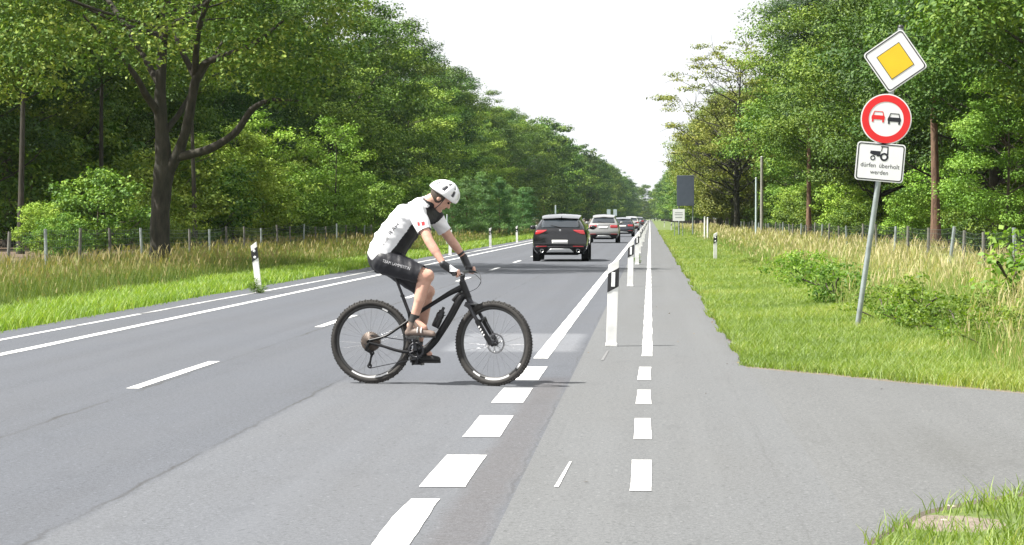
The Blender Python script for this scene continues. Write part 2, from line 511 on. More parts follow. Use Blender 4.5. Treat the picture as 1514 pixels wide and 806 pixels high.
# ------------------------------------------------------------------ road markings
mp0 = paint_mat('road_paint_fresh', 0.45, 3.0)
mp1 = paint_mat('road_paint_worn', 0.55, 11.0)
mp2 = paint_mat('road_paint_very_worn', 0.95, 23.0)
mp3 = paint_mat('road_paint_ghost', 1.6, 31.0)
def quad(x0, x1, y0, y1): return [(x0, y0), (x1, y0), (x1, y1), (x0, y1)]
def rag(x0, x1, y0, y1, amp=0.006, n_=24):
    amp *= .45; n_ = int(n_ * 1.5)
    """a painted stripe whose edges are a little uneven"""
    ys = np.linspace(y0, y1, n_)
    f1, f2, q1, q2 = random.uniform(1.5, 3), random.uniform(1.5, 3), random.uniform(0, 6), random.uniform(0, 6)
    return [(x0 + amp * (math.sin(y * f1 + q1) + .4 * random.uniform(-1, 1)), float(y)) for y in ys] + [(x1 + amp * (math.sin(y * f2 + q2) + .4 * random.uniform(-1, 1)), float(y)) for y in ys[::-1]]
    return [(x0 + random.uniform(-amp, amp), float(y)) for y in ys] + [(x1 + random.uniform(-amp, amp), float(y)) for y in ys[::-1]]
def mark(p, mat): return sheet('road_marking', [p], 0.004, mat)
def yd(py): return CAMH * FPX / (py - VPY)
mark(rag(-7.02, -6.88, 5, 120, 0.008, 160), mp1); mark(quad(-7.02, -6.88, 120.0, 1500), mp0)
def lx_(y): return float(np.interp(y, [20, 40, 60], [-7.82, -7.745, -7.625]))
yy = 22.0
while yy < 62:
    y1_ = yy + random.uniform(3.5, 8)
    mark([(lx_(yy) - .045, yy), (lx_(yy) + .045, yy + .05), (lx_(y1_) + .045, y1_ - .06), (lx_(y1_) - .045, y1_)], mp1 if random.random() < .6 else mp2)
    yy = y1_ + random.uniform(0.02, 0.25)
mark(quad(-7.67, -7.58, yy, 1500), mp1)
y_ = yd(578)
while y_ < 900:
    for_ = rag(-4.50, -4.385, y_, y_ + 3.85, 0.006, 12)
    mark(for_, mp0 if y_ < 200 else mp0)
    y_ += 11.45
mark(rag(-1.215, -1.06, yd(531), 60, 0.006, 40), mp0)
mark(quad(-1.215, -1.06, 60.0, 1500), mp0)
for a, b in ((563, 543), (597, 575), (648, 616), (723, 675)):
    mark(rag(-1.255, -1.005, yd(a), yd(b), 0.006, 8), mp0)
mark(rag(-1.25, -1.085, 4.0, yd(741), 0.018, 30), mp1)
mark(rag(-0.085, 0.030, yd(527), 60, 0.008, 60), mp1)
mark(quad(-0.085, 0.030, 60.0, 1500), mp0)
for a, b in ((562, 543), (598, 577), (650, 619), (727, 681)):
    mark(rag(-0.108, 0.010, yd(a), yd(b), 0.008, 8), mp0)
mark([(-0.505, yd(533)), (-0.475, yd(533)), (-0.45, yd(519)), (-0.472, yd(519))], mp3)
mark([(-0.52, yd(722)), (-0.495, yd(722)), (-0.468, yd(684)), (-0.482, yd(684))], mp2)

# ------------------------------------------------------------------ grass (stuff)
def blades(n, xs, ys, h, wd, lean, seg, tone, z=None):
    """n curved grass blades as small triangles/quads"""
    n = len(xs)
    az = rng.uniform(0, 2 * PI, n); ld = rng.uniform(0, 2 * PI, n)
    dx, dy = np.cos(az), np.sin(az)
    lx, ly = np.cos(ld) * lean * h, np.sin(ld) * lean * h
    z0 = gz(xs, ys) if z is None else z
    b = np.stack([xs, ys, z0], -1); s = np.stack([dx * wd, dy * wd, np.zeros(n)], -1) * 0.5
    m_ = b + np.stack([lx * .35, ly * .35, h * .6], -1)
    t = b + np.stack([lx, ly, h], -1)
    V = np.stack([b - s, b + s, m_ + s * .75, t + s * 0.12, t - s * 0.12, m_ - s * .75], 1).reshape(-1, 3)
    o = np.arange(n)[:, None] * 6
    F = np.concatenate([o + np.array([[0, 1, 2, 5]]), o + np.array([[5, 2, 3, 4]])], 0)
    return V, F, np.repeat(tone, 6)
def seedheads(xs, ys, zt, ln, wd, tone):
    n = len(xs); az = rng.uniform(0, PI, n)
    c = np.stack([xs, ys, zt], -1); s = np.stack([np.cos(az) * wd, np.sin(az) * wd, np.zeros(n)], -1) * .5
    u = np.stack([rng.normal(0, .25, n) * ln, rng.normal(0, .25, n) * ln, ln], -1)
    V = np.stack([c - s * .4, c + s * .4, c + u * .5 + s, c + u, c + u * .5 - s], 1)
    V = V[:, [0, 1, 2, 3, 4]].reshape(-1, 3)
    o = np.arange(n)[:, None] * 5
    F = np.concatenate([o + np.array([[0, 1, 2, 4]]), o + np.array([[4, 2, 3, 3]])], 0)[: n]
    return V, F, np.repeat(tone, 5)
def clump_noise(x, y, sc, seed):
    r = np.random.default_rng(seed)
    out = np.zeros_like(x)
    for i in range(6):
        a = r.uniform(0, 2 * PI); f = sc * r.uniform(.6, 2.2); p = r.uniform(0, 6.28)
        out += np.sin((x * math.cos(a) + y * math.sin(a)) * f + p)
    return out / 6
def scatter(x0, x1, y0, y1, dens0, yref, power):
    """points with density falling off with distance along the road"""
    xs, ys = [], []
    y = y0
    while y < y1:
        st = max(0.5, y * 0.03)
        n = rng.poisson(dens0 * min(1.6, (yref / y) ** power) * st * (x1 - x0))
        xs.append(rng.uniform(x0, x1, n)); ys.append(rng.uniform(y, y + st, n))
        y += st
    return np.concatenate(xs), np.concatenate(ys)
def stuff(name, parts, mat, label, cat='grass'):
    V, F, T = [], [], []
    o = 0
    for v, f, t in parts:
        V.append(v); F.append(f + o); T.append(t); o += len(v)
    ob = link(name, np_mesh(name, np.concatenate(V), np.concatenate(F), mat, np.concatenate(T)))
    ob['kind'] = 'stuff'; ob['label'] = label; ob['category'] = cat
    return ob
m_mown_r = leaf_mat('mown_grass_dry_green', (0.10, 0.19, 0.024), (0.19, 0.315, 0.045), (0.34, 0.38, 0.10), .45, .04)
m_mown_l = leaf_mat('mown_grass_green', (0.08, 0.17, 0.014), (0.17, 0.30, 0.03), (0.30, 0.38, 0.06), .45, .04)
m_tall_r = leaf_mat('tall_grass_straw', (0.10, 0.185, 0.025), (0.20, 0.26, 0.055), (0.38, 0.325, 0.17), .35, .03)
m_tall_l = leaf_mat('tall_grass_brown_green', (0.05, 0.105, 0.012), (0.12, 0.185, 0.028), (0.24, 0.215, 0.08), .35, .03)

fxe = np.array([p[0] for p in fe]); fye = np.array([p[1] for p in fe])
nxe = np.array([p[0] for p in ne]); nye = np.array([p[1] for p in ne])
def beyond_side(x, y, marg=0.0): return y > np.interp(x, fxe, fye) + marg
# right verge, mown
xs, ys = scatter(0.82, 3.7, 19.5, 260, 1500, 28, 1.35)
k_ = beyond_side(xs, ys, 0.06 + rng.uniform(0, .3, len(xs))) & (xs > 0.93 + 0.14 * clump_noise(xs, ys, 4, 3)) & (rng.random(len(xs)) < 1.0 - np.clip((xs - 2.9) / .9, 0, .9))
k_ &= ~((np.hypot((xs - 2.72) / .35, (ys - 31.8) / .8) < 1) & (rng.random(len(xs)) < .8))
xs, ys = xs[k_], ys[k_]
n = len(xs); sc_ = np.clip(ys / 28, .85, 5) ** .6
cn = clump_noise(xs, ys, 1.3, 5)
parts = [blades(n, xs, ys, rng.uniform(.04, .12, n) * (1 + .4 * cn) * sc_ ** .4, .009 * sc_ ** 1.5, .7, 2, np.clip(.42 + .45 * cn + .25 * clump_noise(xs, ys, .5, 77) + rng.normal(0, .22, n), 0, 1))]
# near verge bottom right
xs, ys = rng.uniform(0.9, 4.2, 16000), rng.uniform(7.5, 14, 16000)
k_ = (ys < np.interp(xs, nxe, nye) - rng.uniform(-.05, .18, len(xs))) & (xs > 0.96 + rng.uniform(-.03, .06, len(xs)))
k_ &= ~((np.hypot((xs - 1.45) / .30, (ys - 11.55) / .34) < 1 + .15 * clump_noise(xs, ys, 9, 8)) & (rng.random(len(xs)) < .86))
xs, ys = xs[k_], ys[k_]; n = len(xs)
cn = clump_noise(xs, ys, 3, 6)
parts.append(blades(n, xs, ys, rng.uniform(.04, .13, n) * (1 + .35 * cn), .007, .7, 2, np.clip(.35 + .3 * cn + rng.normal(0, .22, n), 0, 1)))
stuff('mown_grass', parts, m_mown_r, 'short light green grass on the verge beside the cycle path')
# a few dead leaves and bits of straw blown along the edges of the asphalt
n = 210
xs = np.concatenate([rng.normal(.95, .06, 180), rng.uniform(-.7, 3.0, 30)]); ys = np.concatenate([23.3 + rng.exponential(12, 180), rng.uniform(10, 40, 30)])
az = rng.uniform(0, 2 * PI, n); L_ = rng.uniform(.008, .022, n); c_ = np.stack([xs, ys, rng.uniform(.004, .01, n)], -1)
u_ = np.stack([np.cos(az) * L_, np.sin(az) * L_, rng.uniform(-.2, .4, n) * L_], -1); w_ = np.stack([-np.sin(az) * L_ * .5, np.cos(az) * L_ * .5, rng.uniform(-.1, .5, n) * L_], -1)
Vd = np.stack([c_ - u_, c_ + w_, c_ + u_, c_ - w_], 1).reshape(-1, 3)
fl_ = link('fallen_leaves', np_mesh('fallen_leaves', Vd, np.arange(n * 4).reshape(n, 4), leaf_mat('dead_leaves', (0.05, 0.032, 0.018), (0.13, 0.085, 0.04), (0.30, 0.24, 0.11), .1, .02), np.repeat(rng.random(n), 4)))
fl_['kind'] = 'stuff'; fl_['label'] = 'scattered dead leaves along the asphalt edge'; fl_['category'] = 'leaves'
# left verge, mown
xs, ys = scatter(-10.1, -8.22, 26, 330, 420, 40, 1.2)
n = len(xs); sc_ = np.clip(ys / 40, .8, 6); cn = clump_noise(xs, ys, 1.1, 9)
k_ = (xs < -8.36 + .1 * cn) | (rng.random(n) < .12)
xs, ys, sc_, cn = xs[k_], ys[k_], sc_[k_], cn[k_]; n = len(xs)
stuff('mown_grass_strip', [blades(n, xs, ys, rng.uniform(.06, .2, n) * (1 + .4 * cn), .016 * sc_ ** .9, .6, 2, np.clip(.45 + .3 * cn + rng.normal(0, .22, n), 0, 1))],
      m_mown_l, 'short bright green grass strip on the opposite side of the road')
# tall grass right
def tall(x0, x1, y0, y1, dens, yref, hlo, hhi, bias, wd, edge, seed):
    xs, ys = scatter(x0, x1, y0, y1, dens, yref, 1.15)
    cn = clump_noise(xs, ys, .9, seed); c2 = clump_noise(xs, ys, 2.6, seed + 1)
    e = edge(xs, ys)
    k_ = rng.random(len(xs)) < np.clip(e, 0, 1) * (0.75 + .3 * c2)
    xs, ys, cn, c2, e = xs[k_], ys[k_], cn[k_], c2[k_], e[k_]
    n = len(xs); sc_ = np.clip(ys / yref, .7, 6)
    de = np.clip(np.where(x0 > 0, xs - 3.2, -9.8 - xs) / 3.0, 0, 1)
    straw = rng.random(n) < np.clip(bias * (.25 + 1.1 * de) + .35 * cn, .04, .95)
    h = rng.uniform(hlo, hhi, n) * (1 + .3 * c2 + .35 * cn) * np.where(straw, 1.15, .75) * (.45 + .55 * np.clip(e, 0, 1))
    tone = np.clip(np.where(straw, .74, .22) + rng.normal(0, .17, n) + .25 * cn + .1 * c2, 0, 1)
    p1 = blades(n, xs, ys, h, wd * sc_ ** .9 * np.where(straw, .8, 1.3), .35, 2, tone)
    s = np.where(straw)[0]
    s = s[rng.random(len(s)) < .7]
    p2 = blades(len(s), xs[s], ys[s], h[s] * .32, wd * 2.4 * sc_[s] ** .9, .5, 2, np.clip(tone[s] + .15, 0, 1), z=gz(xs[s], ys[s]) + h[s] * .8)
    return [p1, p2]
stuff('tall_grass', tall(2.9, 9.2, 18.6, 330, 560, 30, .18, .56, .15, .0055,
      lambda x, y: np.clip((x - 3.0 - .3 * clump_noise(x, y, .8, 31)) / .9, 0, 1) * np.clip((y - np.interp(x, fxe, fye) - .25) / 1.6, 0, 1), 41),
      m_tall_r, 'tall straw coloured meadow grass in front of the wire fence')
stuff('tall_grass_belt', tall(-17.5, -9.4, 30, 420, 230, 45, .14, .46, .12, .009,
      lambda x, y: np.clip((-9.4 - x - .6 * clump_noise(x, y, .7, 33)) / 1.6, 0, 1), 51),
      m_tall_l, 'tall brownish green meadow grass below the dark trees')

# ------------------------------------------------------------------ trees
def rand_dirs(n):
    v = rng.normal(0, 1, (n, 3)); return v / np.linalg.norm(v, axis=1, keepdims=True)
def leaves_at(cent, size, count, L, flat=.6, needle=False, outward=None):
    """leaf quads round cluster centres; returns V, F, tone"""
    rep = np.repeat(np.arange(len(cent)), count)
    n = len(rep)
    d = rand_dirs(n); d[:, 2] = d[:, 2] * .8 + .2
    r = rng.random(n) ** .38
    lump = 1 + .35 * np.sin(d[:, 0] * 5 + rep) * np.cos(d[:, 1] * 5 + rep * 1.7)
    p = cent[rep] + d * (r * size[rep] * lump)[:, None] * np.array([1, 1, flat])
    nrm = rand_dirs(n) * .7 + d * .6 + np.array([0, 0, .6]); nrm /= np.linalg.norm(nrm, axis=1, keepdims=True)
    t = np.cross(nrm, rand_dirs(n)); t /= np.linalg.norm(t, axis=1, keepdims=True) + 1e-9
    b = np.cross(nrm, t)
    ln = L * rng.uniform(.65, 1.35, n); wd = ln * (.16 if needle else .55)
    bend = nrm * (ln * rng.uniform(-.2, .1, n))[:, None]
    a = p - t * (ln * .5)[:, None]; c = p + t * (ln * .5)[:, None] + bend
    V = np.stack([a, p + b * (wd * .5)[:, None], c, p - b * (wd * .5)[:, None]], 1).reshape(-1, 3)
    F = np.arange(n * 4).reshape(n, 4)
    ct = rng.random(len(cent))
    tone = np.clip(.5 * ct[rep] + .5 * rng.random(n) , 0, 1)
    return V, F, np.repeat(tone, 4)
def np_tube(pts, rad, n=6):
    pts = np.array(pts, float); k = len(pts)
    t = np.gradient(pts, axis=0); t /= np.linalg.norm(t, axis=1, keepdims=True) + 1e-9
    ref = np.array([.93, .36, .08])
    u = ref - t * (t @ ref)[:, None]; u /= np.linalg.norm(u, axis=1, keepdims=True) + 1e-9
    w_ = np.cross(t, u)
    an = np.arange(n) * 2 * PI / n
    V = pts[:, None] + np.array(rad)[:, None, None] * (np.cos(an)[None, :, None] * u[:, None] + np.sin(an)[None, :, None] * w_[:, None])
    i, j = np.meshgrid(np.arange(k - 1), np.arange(n), indexing='ij')
    F = np.stack([i * n + j, i * n + (j + 1) % n, (i + 1) * n + (j + 1) % n, (i + 1) * n + j], -1).reshape(-1, 4)
    return V.reshape(-1, 3), F
def bez(p0, p1, p2, k):
    t = np.linspace(0, 1, k)[:, None]
    return (1 - t) ** 2 * p0 + 2 * t * (1 - t) * p1 + t * t * p2
def join(parts):
    V, F, o = [], [], 0
    for v, f in parts:
        V.append(v); F.append(f + o); o += len(v)
    return np.concatenate(V), np.concatenate(F)

def tree_meshes(name, H, base, Rc, tr, nclu, per, L, leafm, barkm, shape='round', nlimb=34, csize=1.15, flat=.6, needle=False, lean=0.0, twigs=0, asym=0.0):
    ph = rng.uniform(0, 6.28, 8)
    zt = np.linspace(0, H * .88, 9)
    tp = np.stack([lean * zt + .018 * H * np.sin(zt / H * 5 + ph[0]) * (zt / H), .018 * H * np.sin(zt / H * 4 + ph[1]) * (zt / H), zt], -1)
    rad = tr * (1 - .86 * (zt / (H * .9)) ** .9); rad[0] *= 1.35
    tp[0, 2] = -.15
    parts = [np_tube(tp, rad, 10)]
    # cluster centres in a lumpy envelope
    C, S = [], []
    while len(C) < nclu:
        t = rng.random(); a = rng.uniform(0, 2 * PI)
        if shape == 'round': prof = math.sin(PI * (.10 + .86 * t)) ** .55
        elif shape == 'cone': prof = (1 - t) ** .8 * 1.05 + .05
        elif shape == 'pine': prof = (math.sin(PI * (.15 + .83 * t)) ** .8) * (.75 + .25 * math.sin(t * 18 + ph[2]))
        else: prof = (math.sin(PI * (.05 + .9 * t)) ** .45)
        lump = 1 + .2 * math.sin(3 * a + ph[3] + 4 * t) + .14 * math.sin(5 * a + ph[4] - 7 * t) + asym * math.cos(a - PI)
        r = Rc * prof * lump * (rng.random() ** .38)
        z = base + (H - base) * t
        cx, cy = np.interp(z, zt, tp[:, 0]), np.interp(z, zt, tp[:, 1])
        C.append((cx + r * math.cos(a), cy + r * math.sin(a), z))
        S.append(csize * rng.uniform(.65, 1.35) * (1 if t < .85 else .75))
    C = np.array(C); S = np.array(S)
    pick = rng.permutation(nclu)[:nlimb]
    for i in pick:
        c = C[i]; hd = math.hypot(c[0], c[1])
        z0 = max(base * .75, c[2] - hd * rng.uniform(.35, .8)); z0 = min(z0, H * .84)
        p0 = np.array([np.interp(z0, zt, tp[:, 0]), np.interp(z0, zt, tp[:, 1]), z0])
        mid_ = (p0 + c) / 2 + np.array([rng.normal(0, .12), rng.normal(0, .12), -.02 + rng.normal(0, .08)]) * hd
        r0 = tr * (.16 + .26 * rng.random()) * (1 - .6 * z0 / H)
        pts = bez(p0, mid_, c, 6); pts[1:-1] += rng.normal(0, .03, (4, 3)) * hd
        parts.append(np_tube(pts, np.linspace(r0, .015, 6), 5))
        for q in range(twigs):
            s = pts[rng.integers(2, 6)]; e = s + rand_dirs(1)[0] * rng.uniform(.5, 1.6) + np.array([0, 0, .25])
            parts.append(np_tube(bez(s, (s + e) / 2 + rng.normal(0, .12, 3), e, 4), np.linspace(.022, .006, 4), 4))
    Vt, Ft = join(parts)
    tm = np_mesh(name + '_trunk', Vt, Ft, barkm, smooth=True)
    cnt = np.maximum(4, (per * (S / csize) ** 1.6)).astype(int)
    V, F, T = leaves_at(C, S, cnt, L, flat, needle)
    return tm, np_mesh(name + '_crown', V, F, leafm, T)

lm_mid = leaf_mat('leaves_mid_green', (0.024, 0.062, 0.007), (0.072, 0.155, 0.016), (0.22, 0.32, 0.038))
lm_dark = leaf_mat('leaves_dark_green', (0.016, 0.045, 0.008), (0.046, 0.106, 0.016), (0.14, 0.225, 0.034))
lm_light = leaf_mat('leaves_light_green', (0.07, 0.15, 0.014), (0.16, 0.285, 0.03), (0.30, 0.42, 0.065))
lm_oak = leaf_mat('leaves_oak', (0.026, 0.064, 0.008), (0.070, 0.138, 0.016), (0.23, 0.275, 0.05))
lm_yel = leaf_mat('leaves_yellow_brown', (0.06, 0.098, 0.014), (0.145, 0.195, 0.028), (0.28, 0.30, 0.055))
lm_pine = leaf_mat('needles_blue_green', (0.020, 0.05, 0.022), (0.046, 0.098, 0.04), (0.095, 0.165, 0.06), .25)
lm_young = leaf_mat('leaves_young_pine', (0.04, 0.10, 0.034), (0.085, 0.18, 0.055), (0.15, 0.26, 0.075), .3)
bk_grey = bark_mat('bark_grey_brown', (0.045, 0.035, 0.026), (0.13, 0.105, 0.08))
bk_dark = bark_mat('bark_dark', (0.014, 0.011, 0.009), (0.05, 0.04, 0.032))
bk_pine = bark_mat('bark_red_brown', (0.08, 0.04, 0.026), (0.24, 0.135, 0.09))

PRO = {}
def proto(key, **kw): PRO[key] = tree_meshes(key, **kw)
proto('bush', H=3.4, base=.3, Rc=1.7, tr=.05, nclu=90, per=90, L=.13, leafm=lm_light, barkm=bk_grey, nlimb=16, csize=.5, shape='tall')
proto('bush_dark', H=3.0, base=.25, Rc=1.9, tr=.05, nclu=95, per=90, L=.13, leafm=lm_mid, barkm=bk_grey, nlimb=16, csize=.5)
proto('broad_a', H=18, base=2.6, Rc=5.4, tr=.26, nclu=92, per=430, L=.20, leafm=lm_mid, barkm=bk_grey, csize=1.5, flat=0.5)
proto('broad_b', H=19, base=3.5, Rc=4.8, tr=.24, nclu=88, per=420, L=.20, leafm=lm_dark, barkm=bk_grey, shape='tall', csize=1.45, flat=0.5)
proto('broad_c', H=17, base=1.8, Rc=5.8, tr=.28, nclu=96, per=430, L=.21, leafm=lm_mid, barkm=bk_grey, lean=.02, csize=1.55, flat=0.5)
proto('broad_light', H=14, base=1.5, Rc=4.4, tr=.18, nclu=76, per=390, L=.19, leafm=lm_light, barkm=bk_grey, csize=1.3, flat=0.5)
proto('near_oak', H=18, base=4.2, Rc=6.6, tr=.30, nclu=128, per=640, L=.155, leafm=lm_mid, barkm=bk_dark, nlimb=60, csize=1.5, flat=0.48)
proto('near_dark', H=19, base=3.4, Rc=5.6, tr=.26, nclu=122, per=600, L=.155, leafm=lm_dark, barkm=bk_dark, nlimb=50, csize=1.45, flat=0.48)
proto('pine', H=20, base=8.5, Rc=3.0, tr=.19, nclu=210, per=150, L=.26, leafm=lm_pine, barkm=bk_pine, shape='pine', csize=.85, flat=.42, needle=True, nlimb=40)
proto('pine_low', H=18, base=3.5, Rc=3.2, tr=.19, nclu=260, per=150, L=.27, leafm=lm_pine, barkm=bk_pine, shape='pine', csize=.9, flat=.42, needle=True, nlimb=40)
proto('forest_trunk', H=20, base=8.0, Rc=3.2, tr=.14, nclu=120, per=120, L=.2, leafm=lm_dark, barkm=bk_dark, nlimb=40, csize=1.0)
proto('yellow', H=13, base=1.8, Rc=4.6, tr=.2, nclu=150, per=250, L=.19, leafm=lm_yel, barkm=bk_grey, nlimb=50, twigs=3, csize=1.1)
proto('thin', H=14.5, base=4.2, Rc=6.0, tr=.26, nclu=210, per=95, L=.17, leafm=lm_yel, barkm=bk_dark, nlimb=85, twigs=7, flat=.35, asym=.12, csize=0.8)
proto('far', H=18, base=1.5, Rc=5.6, tr=.26, nclu=110, per=110, L=.42, leafm=lm_mid, barkm=bk_grey, nlimb=12, csize=1.55)
proto('far_b', H=19, base=1.5, Rc=5.0, tr=.26, nclu=110, per=110, L=.42, leafm=lm_dark, barkm=bk_grey, nlimb=12, shape='tall', csize=1.5)
proto('sapling', H=6.5, base=.6, Rc=1.9, tr=.07, nclu=60, per=220, L=.14, leafm=lm_light, barkm=bk_grey, nlimb=24, shape='tall', csize=0.74, flat=0.55)
proto('young_pine', H=4.2, base=.25, Rc=1.35, tr=.07, nclu=110, per=100, L=.17, leafm=lm_young, barkm=bk_pine, shape='cone', csize=.42, flat=.5, needle=True, nlimb=24)

NT = {}
def plant(kind, name, x, y, s=1.0, label='', cat='tree', group=None, sz=None, rz=None):
    tm, cm_ = PRO[kind]
    e = empty(name, (x, y, float(gz(x, y)) - .02), rng.uniform(0, 2 * PI) if rz is None else rz)
    e.scale = (s, s, sz if sz else s)
    link('trunk', tm, e); link('crown', cm_, e)
    tag(e, label, cat, group)
    NT[label] = NT.get(label, 0) + 1
    return e
LG, RG = 'trees of the woodland across the road', 'trees of the woodland beyond the wire fence'
lab_l = {'near_oak': 'broad green leafy tree in the woodland across the road behind the fence',
         'near_dark': 'dark green leafy tree in the shaded woodland across the road',
         'broad_a': 'rounded mid green tree in the tree line across the road', 'broad_b': 'tall narrow dark green tree in the tree line across the road',
         'broad_c': 'wide mid green tree with low crown in the tree line across the road', 'broad_light': 'light green tree at the edge of the woodland across the road',
         'pine': 'tall pine with bare reddish trunk in the woodland across the road', 'pine_low': 'blue green pine with low crown in the tree line across the road',
         'far': 'hazy mid green tree far down the road on the far lane side', 'far_b': 'hazy dark green tree far down the road on the far lane side'}
lab_r = {'near_oak': 'big green oak with spreading crown behind the road sign', 'near_dark': 'dark green leafy tree in the wood beyond the wire fence',
         'broad_a': 'rounded mid green tree on the cycle path side beyond the fence', 'broad_b': 'tall dark green tree on the cycle path side beyond the fence',
         'broad_c': 'wide green tree with low crown on the cycle path side', 'broad_light': 'light green tree beyond the fence on the cycle path side',
         'pine': 'tall pine with bare red brown trunk behind the wire fence', 'yellow': 'yellowish brown thin leafed tree behind the dark board',
         'far': 'hazy mid green tree far along the cycle path side', 'far_b': 'hazy dark green tree far along the cycle path side',
         'pine_low': 'blue green pine on the cycle path side beyond the fence'}
TG = {'oak': 1}
def wall(side, x0, ys, kinds, js, smin, smax, xj=1.5):
    for y in ys:
        kd = kinds[rng.integers(len(kinds))]
        far = y > 430
        if far: kd = 'far' if rng.random() < .5 else 'far_b'
        x = x0(y) + rng.uniform(-xj, xj)
        nm = 'pine_tree' if 'pine' in kd else 'broadleaf_tree'
        lb = (lab_l if side < 0 else lab_r)[kd]
        plant(kd, nm, x, y + rng.uniform(-js, js), rng.uniform(smin, smax), lb, 'tree', LG if side < 0 else RG)
# --- left wood
near_kinds = ['near_oak', 'near_dark', 'near_dark', 'pine', 'near_oak']
mid_kinds = ['broad_a', 'broad_b', 'broad_c', 'pine_low', 'broad_light', 'broad_b', 'broad_c']
wall(-1, lambda y: -29.5, np.arange(98, 168, 8.5), near_kinds, 2, .95, 1.15)
wall(-1, lambda y: -35.5, np.arange(116, 180, 9), near_kinds, 2, .95, 1.15)
wall(-1, lambda y: -42.0, np.arange(138, 206, 9), near_kinds, 2, 1.0, 1.15)
wall(-1, lambda y: -49.0, np.arange(160, 240, 10), ['broad_a', 'broad_b', 'broad_c'], 2, 1.0, 1.2)
wall(-1, lambda y: -26.2 + (y - 150) * .009, np.arange(160, 440, 9.5), mid_kinds, 2.5, .92, 1.14)
wall(-1, lambda y: -33.5, np.arange(172, 440, 13), ['broad_a', 'broad_b', 'broad_c', 'broad_light'], 3, .95, 1.15)
wall(-1, lambda y: -21.5 + (y - 450) * .016, np.arange(450, 1130, 14), ['far'], 5, .88, 1.1, 2.0)
wall(-1, lambda y: -30.0 + (y - 450) * .012, np.arange(455, 1100, 30), ['far'], 5, .95, 1.15, 2.0)
wall(-1, lambda y: -52.0, np.arange(165, 290, 11), ['broad_a', 'broad_b', 'broad_c'], 3, 1.1, 1.3)
wall(-1, lambda y: -64.0, np.arange(215, 330, 12), ['broad_a', 'broad_b', 'broad_c'], 3, 1.15, 1.35)
for Y in np.arange(112, 300, 7):
    for q in range(2):
        xx = -rng.uniform(30, 70)
        if Y < -xx / .30: continue
        plant('bush_dark', 'shrub', xx, Y + rng.uniform(-3, 3), rng.uniform(1.8, 3.0), 'leafy shrub under the trees across the road', 'shrub', 'undergrowth shrubs across the road')
# --- right wood
wall(1, lambda y: 46.0, np.arange(215, 330, 12), ['broad_a', 'broad_b', 'broad_c'], 3, 1.2, 1.4)
wall(1, lambda y: 36.0, np.arange(165, 260, 11), ['broad_a', 'broad_b', 'broad_c'], 3, 1.1, 1.3)
nr = ['near_oak', 'near_oak', 'near_dark', 'near_oak']
wall(1, lambda y: 13.8, [72, 83, 93, 104], nr, 1.5, .95, 1.1, .8)
wall(1, lambda y: 20.5, np.arange(92, 150, 9.5), ['near_oak', 'near_dark'], 2, 1.0, 1.15)
wall(1, lambda y: 28.0, np.arange(125, 200, 11), ['broad_a', 'broad_b', 'broad_c'], 2, 1.0, 1.2)
wall(1, lambda y: 12.6, [117, 130, 144], ['near_oak', 'near_dark'], 2, .92, 1.05, .8)
wall(1, lambda y: 12.4, np.arange(158, 262, 11), ['broad_a', 'broad_light', 'broad_c', 'yellow'], 2, .72, .9, 1.0)
wall(1, lambda y: 7.6, [204, 216, 229, 243, 258, 274, 290], ['yellow'], 2, .85, 1.05, .8)
wall(1, lambda y: 10.5, np.arange(275, 440, 11), ['broad_b', 'broad_c', 'broad_a'], 3, .75, .92, 1.0)
wall(1, lambda y: 19.0, np.arange(160, 440, 14), ['broad_a', 'broad_b', 'broad_c'], 3, .8, 1.0)
wall(1, lambda y: 10.0 - (y - 450) * .006, np.arange(450, 1150, 14), ['far'], 5, .75, .92, 1.0)
# --- trees that close the view where the road bends away
for x in np.arange(-34, 34, 4.0):
    plant('far' if rng.random() < .5 else 'far_b', 'broadleaf_tree', x + rng.uniform(-1, 1), 1200 + rng.uniform(-35, 35), rng.uniform(.8, 1.0),
          'blue hazy tree where the road disappears', 'tree', 'trees at the vanishing end of the road')
for x in np.arange(-22, 26, 3.2):
    plant('far', 'broadleaf_tree', x + rng.uniform(-.8, .8), 1150 + rng.uniform(-15, 15), rng.uniform(.42, .58),
          'blue hazy tree where the road disappears', 'tree', 'trees at the vanishing end of the road')
# pines and the thin oak that stand out on the right
def solo(kind, name, px, Y, s, label, X=None, rz=None, sz=None):
    x = P(px, 322, Y)[0]
    return plant(kind, name, x, Y, s, label, 'tree', None, sz, rz)
solo('pine', 'pine_tree', 1384, 89, .95, 'pine with straight bare red brown trunk right of the round sign')
solo('pine', 'pine_tree', 1196, 140, .85, 'slender pine with bare grey trunk between the wooden pole and the road sign')
solo('thin', 'oak_tree', 1090, 182, 1.02, 'half bare tree with spreading brown limbs against the white sky', rz=0.0)
solo('broad_light', 'broadleaf_tree', 1488, 74, .42, 'low bushy light green tree at the right edge of the photo behind the fence')

for px, Y, k_, lb in ((30, 88, .95, 'straight bare trunk in the shade closest to the left edge of the photo'),
                      (152, 102, .9, 'straight dark trunk in the shade left of the big oak'), (288, 98, .8, 'slender dark trunk just right of the big oak')):
    solo('forest_trunk', 'broadleaf_tree', px, Y, k_, lb)
